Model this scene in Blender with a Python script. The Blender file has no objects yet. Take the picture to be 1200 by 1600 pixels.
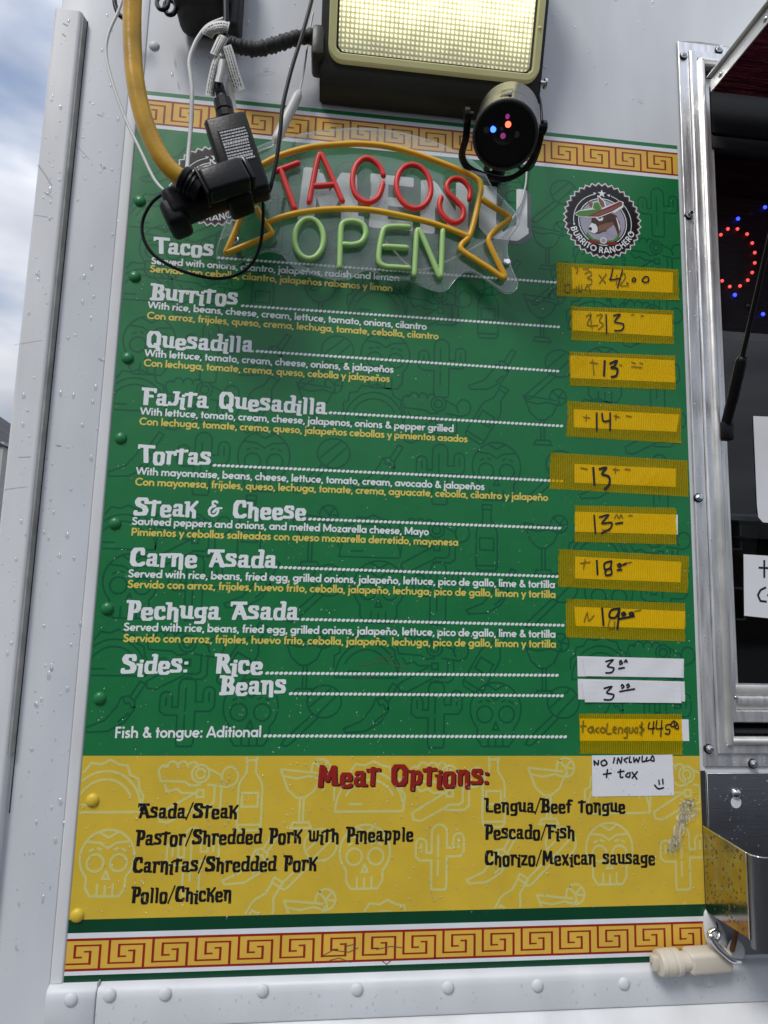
import bpy, bmesh, math, random
from mathutils import Vector, Matrix, Euler
random.seed(7)
R = math.radians
SC = bpy.context.scene
COL = SC.collection

# ------------------------------------------------------------------ camera
# The truck wall is the plane y = 0, x to the right, z up; the menu is 0.9 m wide with its left edge at x = 0.
CAM = Vector((0.3184, -0.90727, 0.47364))
EUL = Euler((1.69622, -0.02693, -0.10137), 'XYZ')
FPX = 945.94
cd = bpy.data.cameras.new('camera'); cam = bpy.data.objects.new('camera', cd); COL.objects.link(cam)
cam.location = CAM; cam.rotation_euler = EUL
cd.sensor_fit = 'VERTICAL'; cd.sensor_height = 36.0; cd.sensor_width = 27.0
cd.lens = FPX * 36.0 / 1600.0
cd.clip_start = 0.01; cd.clip_end = 500
SC.camera = cam

# ------------------------------------------------------------------ sky, sun, exposure
SUN_EL, SUN_AZ = 50.0, 216.0          # degrees; azimuth measured from +y clockwise: behind the photographer, to the left
wd = bpy.data.worlds.new('World'); SC.world = wd; wd.use_nodes = True
nt = wd.node_tree; nt.nodes.clear()
def wn(t, **k):
    n = nt.nodes.new(t)
    for a, b in k.items(): setattr(n, a, b)
    return n
out = wn('ShaderNodeOutputWorld'); bg = wn('ShaderNodeBackground'); bg.inputs['Strength'].default_value = 0.10
sky = wn('ShaderNodeTexSky', sky_type='NISHITA', sun_disc=False)
sky.sun_elevation = R(SUN_EL); sky.sun_rotation = R(SUN_AZ); sky.air_density = 1.0; sky.dust_density = 1.0
tc = wn('ShaderNodeTexCoord'); mp = wn('ShaderNodeMapping'); mp.inputs['Scale'].default_value = (1.0, 1.0, 2.6)
mp.inputs['Location'].default_value = (0.2, 1.3, 0.6)
n1 = wn('ShaderNodeTexNoise'); n1.inputs['Scale'].default_value = 2.4; n1.inputs['Detail'].default_value = 5; n1.inputs['Roughness'].default_value = 0.52
n2 = wn('ShaderNodeTexNoise'); n2.inputs['Scale'].default_value = 3.2; n2.inputs['Detail'].default_value = 3
cov = wn('ShaderNodeValToRGB'); cov.color_ramp.elements[0].position = 0.28; cov.color_ramp.elements[1].position = 0.50
shade = wn('ShaderNodeValToRGB')
shade.color_ramp.elements[0].position = 0.32; shade.color_ramp.elements[0].color = (2.7, 3.0, 3.7, 1)
shade.color_ramp.elements[1].position = 0.66; shade.color_ramp.elements[1].color = (5.8, 5.95, 6.4, 1)
mix = wn('ShaderNodeMixRGB')
L = nt.links.new
L(tc.outputs['Generated'], mp.inputs['Vector']); L(mp.outputs['Vector'], n1.inputs['Vector']); L(mp.outputs['Vector'], n2.inputs['Vector'])
L(n1.outputs['Fac'], cov.inputs['Fac']); L(n2.outputs['Fac'], shade.inputs['Fac'])
L(cov.outputs['Color'], mix.inputs['Fac']); L(sky.outputs['Color'], mix.inputs['Color1']); L(shade.outputs['Color'], mix.inputs['Color2'])
# an overcast dome is about three times as bright overhead as at the horizon
sx = wn('ShaderNodeSeparateXYZ'); zr = wn('ShaderNodeMapRange'); zr.inputs['To Min'].default_value = 0.60; zr.inputs['To Max'].default_value = 1.95
dome = wn('ShaderNodeMixRGB', blend_type='MULTIPLY'); dome.inputs['Fac'].default_value = 1.0
L(tc.outputs['Generated'], sx.inputs[0]); L(sx.outputs['Z'], zr.inputs['Value']); L(mix.outputs['Color'], dome.inputs['Color1']); L(zr.outputs['Result'], dome.inputs['Color2'])
L(dome.outputs['Color'], bg.inputs['Color']); L(bg.outputs['Background'], out.inputs['Surface'])

sl = bpy.data.lights.new('sun', 'SUN'); sl.energy = 1.4; sl.angle = R(16); sl.color = (1.0, 0.97, 0.92)
so = bpy.data.objects.new('sun', sl); COL.objects.link(so)
_sd = Vector((math.sin(R(SUN_AZ)) * math.cos(R(SUN_EL)), math.cos(R(SUN_AZ)) * math.cos(R(SUN_EL)), math.sin(R(SUN_EL))))
so.rotation_euler = (-_sd).to_track_quat('-Z', 'Y').to_euler(); so.location = (-1, -3, 4)
vs = SC.view_settings
vs.view_transform = 'Standard'; vs.look = 'None'; vs.exposure = 0.40; vs.gamma = 1.0; vs.use_curve_mapping = False
SC.render.engine = 'CYCLES'
SC.cycles.use_denoising = True
SC.cycles.max_bounces = 6; SC.cycles.diffuse_bounces = 3; SC.cycles.glossy_bounces = 4; SC.cycles.transparent_max_bounces = 16

# ------------------------------------------------------------------ helpers
ROT = EUL.to_matrix()
def P(px, py, d=0.0):
    """point d metres in front of the wall on the line of sight of photo position (px, py)"""
    v = ROT @ Vector((px - 600, 800 - py, -FPX)); t = (-d - CAM.y) / v.y
    return CAM + v * t
def W(px, py):
    q = P(px, py); return (q.x, q.z)
def crop(x0, y0, s):
    return lambda x, y: (x0 + x / s, y0 + y / s)

def mat(name, col, rough=0.5, metal=0.0, spec=0.5, bump=0.0, bscale=40.0, var=0.0, vscale=12.0, bmap=(1, 1, 1), coat=0.0, emit=None, es=0.0, trans=0.0, ior=1.45, rvar=0.0, alpha=1.0, detail=2.0):
    m = bpy.data.materials.new(name); m.use_nodes = True
    n = m.node_tree.nodes; l = m.node_tree.links; b = n['Principled BSDF']
    b.inputs['Base Color'].default_value = (*col, 1); b.inputs['Roughness'].default_value = rough; b.inputs['Metallic'].default_value = metal
    b.inputs['Specular IOR Level'].default_value = spec; b.inputs['Coat Weight'].default_value = coat
    b.inputs['Transmission Weight'].default_value = trans; b.inputs['IOR'].default_value = ior; b.inputs['Alpha'].default_value = alpha
    if emit: b.inputs['Emission Color'].default_value = (*emit, 1); b.inputs['Emission Strength'].default_value = es
    if bump or var or rvar:
        t = n.new('ShaderNodeTexCoord'); mpn = n.new('ShaderNodeMapping'); mpn.inputs['Scale'].default_value = bmap
        l.new(t.outputs['Object'], mpn.inputs['Vector'])
    if bump:
        ns = n.new('ShaderNodeTexNoise'); ns.inputs['Scale'].default_value = bscale; ns.inputs['Detail'].default_value = detail
        l.new(mpn.outputs['Vector'], ns.inputs['Vector'])
        bp = n.new('ShaderNodeBump'); bp.inputs['Strength'].default_value = 1.0; bp.inputs['Distance'].default_value = bump
        l.new(ns.outputs['Fac'], bp.inputs['Height']); l.new(bp.outputs['Normal'], b.inputs['Normal'])
    if var:
        ns = n.new('ShaderNodeTexNoise'); ns.inputs['Scale'].default_value = vscale; ns.inputs['Detail'].default_value = 2.5
        l.new(mpn.outputs['Vector'], ns.inputs['Vector'])
        mr = n.new('ShaderNodeMapRange'); mr.inputs['From Min'].default_value = 0.3; mr.inputs['From Max'].default_value = 0.7
        mr.inputs['To Min'].default_value = 1 - var; mr.inputs['To Max'].default_value = 1 + var
        l.new(ns.outputs['Fac'], mr.inputs['Value'])
        mx = n.new('ShaderNodeMixRGB'); mx.blend_type = 'MULTIPLY'; mx.inputs['Fac'].default_value = 1; mx.inputs['Color1'].default_value = (*col, 1)
        l.new(mr.outputs['Result'], mx.inputs['Color2']); l.new(mx.outputs['Color'], b.inputs['Base Color'])
    if rvar:
        ns = n.new('ShaderNodeTexNoise'); ns.inputs['Scale'].default_value = vscale * 2; ns.inputs['Detail'].default_value = 1
        l.new(mpn.outputs['Vector'], ns.inputs['Vector'])
        mr = n.new('ShaderNodeMapRange'); mr.inputs['To Min'].default_value = max(0.02, rough - rvar); mr.inputs['To Max'].default_value = rough + rvar
        l.new(ns.outputs['Fac'], mr.inputs['Value']); l.new(mr.outputs['Result'], b.inputs['Roughness'])
    return m

def link(o, parent=None):
    COL.objects.link(o)
    if parent is not None:
        o.parent = parent; o.matrix_parent_inverse = Matrix.Translation(-parent.matrix_basis.translation) if parent.parent is None else (parent.matrix_parent_inverse.copy() if False else Matrix.Identity(4))
    return o
def mesh_obj(name, verts, faces, m, parent=None, smooth=False):
    me = bpy.data.meshes.new(name); me.from_pydata([tuple(v) for v in verts], [], faces); me.validate(); me.update()
    me.materials.append(m)
    if smooth:
        me.polygons.foreach_set('use_smooth', [True] * len(me.polygons))
    o = bpy.data.objects.new(name, me); return link(o, parent)
def bm_obj(name, bm, m, parent=None, smooth=False):
    me = bpy.data.meshes.new(name); bm.normal_update(); bm.to_mesh(me); bm.free(); me.materials.append(m)
    if smooth: me.polygons.foreach_set('use_smooth', [True] * len(me.polygons))
    o = bpy.data.objects.new(name, me); return link(o, parent)
def tag(o, label, cat, group=None):
    o['label'] = label; o['category'] = cat
    if group: o['group'] = group
    return o
def thing(name, label, cat, loc=(0, 0, 0), group=None):
    o = bpy.data.objects.new(name, None); COL.objects.link(o); o.location = loc; o.empty_display_size = 0.05
    return tag(o, label, cat, group)
def smooth_by_angle(o, deg=40):
    me = o.data; me.polygons.foreach_set('use_smooth', [True] * len(me.polygons))
    try: me.set_sharp_from_angle(angle=R(deg))
    except Exception: pass
    return o

def add_box(bm, x0, x1, y0, y1, z0, z1):
    r = bmesh.ops.create_cube(bm, size=1.0)
    bmesh.ops.scale(bm, vec=(x1 - x0, y1 - y0, z1 - z0), verts=r['verts'])
    bmesh.ops.translate(bm, vec=((x0 + x1) / 2, (y0 + y1) / 2, (z0 + z1) / 2), verts=r['verts'])
    return r['verts']
def box(name, x0, x1, y0, y1, z0, z1, m, parent=None, bev=0.0, seg=2):
    bm = bmesh.new(); add_box(bm, x0, x1, y0, y1, z0, z1)
    if bev: bmesh.ops.bevel(bm, geom=bm.edges[:], offset=bev, segments=seg, affect='EDGES', profile=0.5)
    o = bm_obj(name, bm, m, parent)
    return smooth_by_angle(o) if bev else o
def frame_m(origin, xa, za):
    """matrix with local x along xa, local z near za, local y away from the viewer"""
    xa = Vector(xa).normalized(); za = Vector(za); ya = za.cross(xa).normalized(); za = xa.cross(ya).normalized()
    m = Matrix((xa, ya, za)).transposed().to_4x4(); m.translation = Vector(origin); return m
def lbox(name, M, sx, sy, sz, m, parent=None, bev=0.002, seg=2, c=(0, 0, 0)):
    bm = bmesh.new(); add_box(bm, c[0] - sx / 2, c[0] + sx / 2, c[1] - sy / 2, c[1] + sy / 2, c[2] - sz / 2, c[2] + sz / 2)
    if bev: bmesh.ops.bevel(bm, geom=bm.edges[:], offset=bev, segments=seg, affect='EDGES', profile=0.5)
    bm.transform(M); return smooth_by_angle(bm_obj(name, bm, m, parent))
def lathe(name, M, prof, m, parent=None, seg=24, deg=35):
    """profile [(r, t)] revolved round local x at distance t"""
    vs_, fs = [], []
    for r, t in prof:
        for k in range(seg):
            a = 2 * math.pi * k / seg; vs_.append(M @ Vector((t, r * math.cos(a), r * math.sin(a))))
    for i in range(len(prof) - 1):
        for k in range(seg):
            a, b = i * seg + k, i * seg + (k + 1) % seg
            fs.append((a, b, b + seg, a + seg))
    fs.append(tuple(range(seg))[::-1]); fs.append(tuple(range((len(prof) - 1) * seg, len(prof) * seg)))
    o = mesh_obj(name, vs_, fs, m, parent)
    bm = bmesh.new(); bm.from_mesh(o.data); bmesh.ops.recalc_face_normals(bm, faces=bm.faces[:]); bm.to_mesh(o.data); bm.free()
    return smooth_by_angle(o, deg)
def catmull(pts, n=6, closed=False):
    pts = [Vector(p) for p in pts]; N = len(pts)
    if N < 3: return pts
    res = []
    rng = range(N if closed else N - 1)
    for i in rng:
        if closed: a, b, c, d = pts[(i - 1) % N], pts[i], pts[(i + 1) % N], pts[(i + 2) % N]
        else: a, b, c, d = pts[max(i - 1, 0)], pts[i], pts[i + 1], pts[min(i + 2, N - 1)]
        for k in range(n):
            t = k / n
            res.append(0.5 * ((2 * b) + (c - a) * t + (2 * a - 5 * b + 4 * c - d) * t * t + (3 * b - a - 3 * c + d) * t ** 3))
    if not closed: res.append(pts[-1])
    return res
def tube_geo(pts, rad, seg=8, closed=False, flat=1.0, caps=True):
    pts = [Vector(p) for p in pts]; N = len(pts); vs_, fs = [], []
    rf = rad if callable(rad) else (lambda t: rad)
    T = []
    for i in range(N):
        a = pts[(i - 1) % N] if (closed or i > 0) else pts[0]; b = pts[(i + 1) % N] if (closed or i < N - 1) else pts[-1]
        T.append((b - a).normalized())
    up = Vector((0, -1, 0))
    if abs(T[0].dot(up)) > 0.9: up = Vector((1, 0, 0))
    for i in range(N):
        s = T[i].cross(up)
        if s.length < 1e-6: s = T[i].cross(Vector((0, 0, 1)))
        s.normalize(); u = s.cross(T[i]).normalized()
        if i: pass
        r = rf(i / max(1, N - 1))
        for k in range(seg):
            a = 2 * math.pi * k / seg
            vs_.append(pts[i] + s * (r * math.cos(a)) + u * (r * flat * math.sin(a)))
        up = u
    for i in range(N if closed else N - 1):
        for k in range(seg):
            a, b = i * seg + k, i * seg + (k + 1) % seg; j = ((i + 1) % N) * seg
            fs.append((a, b, j + (k + 1) % seg, j + k))
    if not closed and caps:
        # rounded ends
        for end, sg in ((0, -1), (N - 1, 1)):
            base = len(vs_); r = rf(0 if end == 0 else 1)
            ring = [vs_[end * seg + k] for k in range(seg)]
            c = pts[end]
            for k in range(seg): vs_.append(c + (ring[k] - c) * 0.7 + T[end] * (sg * r * 0.7))
            vs_.append(c + T[end] * (sg * r))
            for k in range(seg):
                a, b = end * seg + k, end * seg + (k + 1) % seg; e, f = base + k, base + (k + 1) % seg
                fs.append((b, a, e, f) if sg < 0 else (a, b, f, e))
                fs.append((f, e, base + seg) if sg < 0 else (e, f, base + seg))
    return vs_, fs
def tube(name, pts, rad, m, parent=None, seg=8, closed=False, n=6, flat=1.0):
    p = catmull(pts, n, closed) if n > 1 else [Vector(q) for q in pts]
    v, f = tube_geo(p, rad, seg, closed, flat)
    o = mesh_obj(name, v, f, m, parent, smooth=True)
    return o
def ptube(name, pp, rad, m, parent=None, d=0.03, seg=8, closed=False, n=6, flat=1.0):
    """tube through photo points (px, py[, d])"""
    return tube(name, [P(q[0], q[1], q[2] if len(q) > 2 else d) for q in pp], rad, m, parent, seg, closed, n, flat)

def area(p): return 0.5 * sum(p[i][0] * p[(i + 1) % len(p)][1] - p[(i + 1) % len(p)][0] * p[i][1] for i in range(len(p)))
def polys(name, plist, m, parent=None, d=0.001, eps=1.2e-5, cyc=9):
    """flat print on the wall: list of (x, z) polygons, facing the viewer"""
    v, f = [], []
    for k, p in enumerate(plist):
        if abs(area(p)) < 1e-10: continue
        if area(p) < 0: p = p[::-1]
        b = len(v); y = -(d + (k % cyc) * eps)
        v += [(q[0], y, q[1]) for q in p]; f.append(tuple(range(b, b + len(p))))
    return mesh_obj(name, v, f, m, parent)
def thick(pl, w, closed=False, cap=0.0):
    """quads of a polyline of width w"""
    pl = [Vector((p[0], p[1])) for p in pl]; N = len(pl); h = w / 2
    if not closed and cap and N > 1:
        pl[0] = pl[0] + (pl[0] - pl[1]).normalized() * cap; pl[-1] = pl[-1] + (pl[-1] - pl[-2]).normalized() * cap
    Lf, Rt = [], []
    for i in range(N):
        a = pl[i] - pl[i - 1] if (closed or i > 0) else pl[1] - pl[0]
        b = pl[(i + 1) % N] - pl[i] if (closed or i < N - 1) else pl[-1] - pl[-2]
        if a.length < 1e-9: a = b
        if b.length < 1e-9: b = a
        a = a.normalized(); b = b.normalized(); t = a + b
        if t.length < 1e-6: t = a
        t.normalize(); nrm = Vector((-t.y, t.x)); c = max(0.45, nrm.dot(Vector((-a.y, a.x))))
        Lf.append(pl[i] + nrm * (h / c)); Rt.append(pl[i] - nrm * (h / c))
    q = []
    for i in range(N if closed else N - 1):
        j = (i + 1) % N; q.append([tuple(Lf[i]), tuple(Rt[i]), tuple(Rt[j]), tuple(Lf[j])])
    return q
def strips(plist_list): return [p for pl in plist_list for p in pl]
def arc(cx, cy, rx, ry, a0, a1, n=12):
    return [(cx + rx * math.cos(R(a0 + (a1 - a0) * k / n)), cy + ry * math.sin(R(a0 + (a1 - a0) * k / n))) for k in range(n + 1)]

# polygon strokes of one colour that overlap get alternating micro layers
def stroke_polys(name, strokes, m, parent, d, eps=7e-6, cyc=11):
    """strokes: list of quad-lists; every stroke its own micro layer"""
    v, f = [], []
    for k, qs in enumerate(strokes):
        for i, p in enumerate(qs):
            y = -(d + ((k * 5 + i) % 23) * eps)
            if abs(area(p)) < 1e-12: continue
            if area(p) < 0: p = p[::-1]
            b = len(v); v += [(q[0], y, q[1]) for q in p]; f.append(tuple(range(b, b + len(p))))
    return mesh_obj(name, v, f, m, parent)

# ------------------------------------------------------------------ lettering: a geometric sans drawn with strokes
def _sans():
    g = {}
    X, C, A, h = 0.48, 0.72, 0.76, 0.0
    b = lambda cx=0.25, a0=0, a1=360: arc(cx, 0.24, 0.185, 0.185, a0, a1, 14)
    V = lambda x, y0, y1: [(x, y0), (x, y1)]
    g['a'] = (0.54, [b(), V(0.445, 0, X)]); g['b'] = (0.54, [b(0.28), V(0.085, 0, A)])
    g['c'] = (0.43, [b(0.25, 48, 312)]); g['d'] = (0.54, [b(), V(0.445, 0, A)])
    g['e'] = (0.50, [b(0.25, 0, 318), [(0.07, 0.235), (0.435, 0.235)]])
    g['f'] = (0.29, [[(0.14, 0), (0.14, 0.58), (0.17, 0.67), (0.28, 0.69)], [(0.03, 0.42), (0.27, 0.42)]])
    g['g'] = (0.54, [b(), [(0.445, X), (0.445, -0.03)] + arc(0.26, -0.03, 0.185, 0.13, 0, -150, 8)])
    ar = lambda x0, w: [(x0, 0.24)] + arc(x0 + w / 2, 0.26, w / 2, 0.165, 180, 0, 9) + [(x0 + w, 0)]
    g['h'] = (0.51, [V(0.085, 0, A), ar(0.085, 0.33)]); g['n'] = (0.51, [V(0.085, 0, X), ar(0.085, 0.33)])
    g['m'] = (0.78, [V(0.085, 0, X), ar(0.085, 0.30), ar(0.385, 0.30)])
    dot = lambda x, y, r=0.072: arc(x, y, r * 0.5, r * 0.5, 0, 360, 8)
    g['i'] = (0.19, [V(0.095, 0, X), dot(0.095, 0.66)]); g['l'] = (0.19, [V(0.095, 0, A)])
    g['j'] = (0.20, [[(0.105, X), (0.105, -0.12), (0.07, -0.18), (-0.01, -0.18)], dot(0.105, 0.66)])
    g['k'] = (0.46, [V(0.085, 0, A), [(0.12, 0.24), (0.40, 0.48)], [(0.20, 0.28), (0.42, 0)]])
    g['o'] = (0.50, [b()]); g['p'] = (0.54, [b(0.28), V(0.085, -0.22, X)]); g['q'] = (0.54, [b(), V(0.445, -0.22, X)])
    g['r'] = (0.34, [V(0.085, 0, X), [(0.085, 0.22), (0.12, 0.36), (0.20, 0.42), (0.32, 0.42)]])
    g['s'] = (0.38, [[(0.32, 0.40), (0.24, 0.43), (0.13, 0.42), (0.09, 0.35), (0.14, 0.27), (0.25, 0.23), (0.30, 0.15), (0.26, 0.07), (0.15, 0.05), (0.05, 0.09)]])
    g['t'] = (0.29, [V(0.145, 0, 0.66), [(0.02, 0.42), (0.27, 0.42)]])
    g['u'] = (0.51, [[(0.085, X), (0.085, 0.22)] + arc(0.25, 0.22, 0.165, 0.165, 180, 360, 9) + [(0.415, X)]])
    g['v'] = (0.46, [[(0.04, X), (0.23, 0.04)], [(0.23, 0.04), (0.42, X)]])
    g['w'] = (0.70, [[(0.04, X), (0.20, 0.05)], [(0.20, 0.05), (0.35, X)], [(0.35, X), (0.50, 0.05)], [(0.50, 0.05), (0.66, X)]])
    g['x'] = (0.46, [[(0.05, 0), (0.41, X)], [(0.05, X), (0.41, 0)]])
    g['y'] = (0.46, [[(0.04, X), (0.235, 0.07)], [(0.42, X), (0.14, -0.22)]])
    g['z'] = (0.44, [[(0.05, 0.425), (0.37, 0.425)], [(0.37, 0.42), (0.07, 0.06)], [(0.05, 0.055), (0.40, 0.055)]])
    g['\u00f1'] = (0.51, g['n'][1] + [[(0.10, 0.60), (0.17, 0.65), (0.26, 0.60), (0.34, 0.65)]])
    g[','] = (0.20, [[(0.12, 0.09), (0.05, -0.11)]]); g['.'] = (0.2, [dot(0.1, 0.06)])
    g[':'] = (0.20, [dot(0.1, 0.06), dot(0.1, 0.40)]); g[' '] = (0.22, [])
    g['&'] = (0.62, [[(0.58, 0.02), (0.20, 0.50), (0.19, 0.60), (0.27, 0.66), (0.36, 0.60), (0.33, 0.49), (0.16, 0.34), (0.10, 0.20), (0.18, 0.07), (0.32, 0.06), (0.45, 0.15), (0.53, 0.30)]])
    g['A'] = (0.66, [[(0.05, 0), (0.33, C)], [(0.33, C), (0.61, 0)], [(0.16, 0.20), (0.50, 0.20)]])
    g['B'] = (0.54, [V(0.10, 0, C), [(0.1, 0.665), (0.28, 0.665)] + arc(0.28, 0.53, 0.14, 0.135, 90, -90, 8) + [(0.1, 0.395)], [(0.1, 0.385), (0.30, 0.385)] + arc(0.30, 0.22, 0.155, 0.165, 90, -90, 8) + [(0.1, 0.055)]])
    g['C'] = (0.66, [arc(0.39, 0.36, 0.31, 0.31, 42, 318, 16)])
    g['E'] = (0.46, [V(0.10, 0, C), [(0.1, 0.665), (0.40, 0.665)], [(0.1, 0.37), (0.38, 0.37)], [(0.1, 0.055), (0.40, 0.055)]])
    g['F'] = (0.44, [V(0.10, 0, C), [(0.1, 0.665), (0.40, 0.665)], [(0.1, 0.36), (0.38, 0.36)]])
    g['H'] = (0.64, [V(0.10, 0, C), V(0.54, 0, C), [(0.1, 0.37), (0.54, 0.37)]])
    g['I'] = (0.20, [V(0.10, 0, C)])
    g['M'] = (0.80, [V(0.10, 0, C), [(0.10, C), (0.40, 0.10)], [(0.40, 0.10), (0.70, C)], V(0.70, 0, C)])
    g['N'] = (0.66, [V(0.10, 0, C), [(0.10, C), (0.56, 0.02)], V(0.56, 0, C)])
    g['O'] = (0.74, [arc(0.37, 0.36, 0.31, 0.31, 0, 360, 20)])
    g['P'] = (0.52, [V(0.10, 0, C), [(0.1, 0.665), (0.28, 0.665)] + arc(0.28, 0.49, 0.16, 0.175, 90, -90, 8) + [(0.1, 0.315)]])
    g['R'] = (0.54, [V(0.10, 0, C), [(0.1, 0.665), (0.28, 0.665)] + arc(0.28, 0.50, 0.15, 0.165, 90, -90, 8) + [(0.1, 0.335)], [(0.25, 0.33), (0.47, 0)]])
    g['S'] = (0.50, [[(0.42, 0.58), (0.35, 0.65), (0.23, 0.665), (0.12, 0.60), (0.11, 0.48), (0.22, 0.39), (0.36, 0.32), (0.42, 0.20), (0.36, 0.08), (0.22, 0.05), (0.10, 0.11), (0.06, 0.18)]])
    g['T'] = (0.46, [V(0.23, 0, C), [(0.02, 0.665), (0.44, 0.665)]])
    g['U'] = (0.60, [[(0.10, C), (0.10, 0.25)] + arc(0.30, 0.25, 0.20, 0.20, 180, 360, 9) + [(0.50, C)]])
    g['W'] = (0.94, [[(0.04, C), (0.25, 0.06)], [(0.25, 0.06), (0.47, C)], [(0.47, C), (0.69, 0.06)], [(0.69, 0.06), (0.90, C)]])
    return g
SANS = _sans()
def sans_strokes(s, w=0.118, track=0.0):
    res, x = [], 0.0
    for ch in s:
        adv, st = SANS.get(ch, SANS[' '])
        for p in st:
            cl = len(p) > 5 and abs(p[0][0] - p[-1][0]) < 1e-6 and abs(p[0][1] - p[-1][1]) < 1e-6
            q = [(a + x, b) for a, b in (p[:-1] if cl else p)]
            ww = w
            if cl and max(abs(a[0] - q[0][0]) for a in q) < 0.1: ww = 0.085
            res.append(thick(q, ww, cl))
        x += adv + track
    return res, x - track

# ------------------------------------------------------------------ lettering: the bouncing slab display face of the headings
def hull(pts):
    pts = sorted(set((round(a, 5), round(b, 5)) for a, b in pts))
    def half(ps):
        r = []
        for p in ps:
            while len(r) > 1 and (r[-1][0] - r[-2][0]) * (p[1] - r[-2][1]) - (r[-1][1] - r[-2][1]) * (p[0] - r[-2][0]) <= 0: r.pop()
            r.append(p)
        return r
    a = half(pts); b = half(pts[::-1]); return a[:-1] + b[:-1]
def pen(pl, wx, wy):
    """polygon hulls of a chamfered rectangular nib dragged along a polyline"""
    c = 0.3
    nib = [(-wx / 2, -wy / 2 * (1 - c)), (-wx / 2 * (1 - c), -wy / 2), (wx / 2 * (1 - c), -wy / 2), (wx / 2, -wy / 2 * (1 - c)),
           (wx / 2, wy / 2 * (1 - c)), (wx / 2 * (1 - c), wy / 2), (-wx / 2 * (1 - c), wy / 2), (-wx / 2, wy / 2 * (1 - c))]
    return [[hull([(a[0] + n[0], a[1] + n[1]) for n in nib] + [(b[0] + n[0], b[1] + n[1]) for n in nib])] for a, b in zip(pl, pl[1:])]
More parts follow.
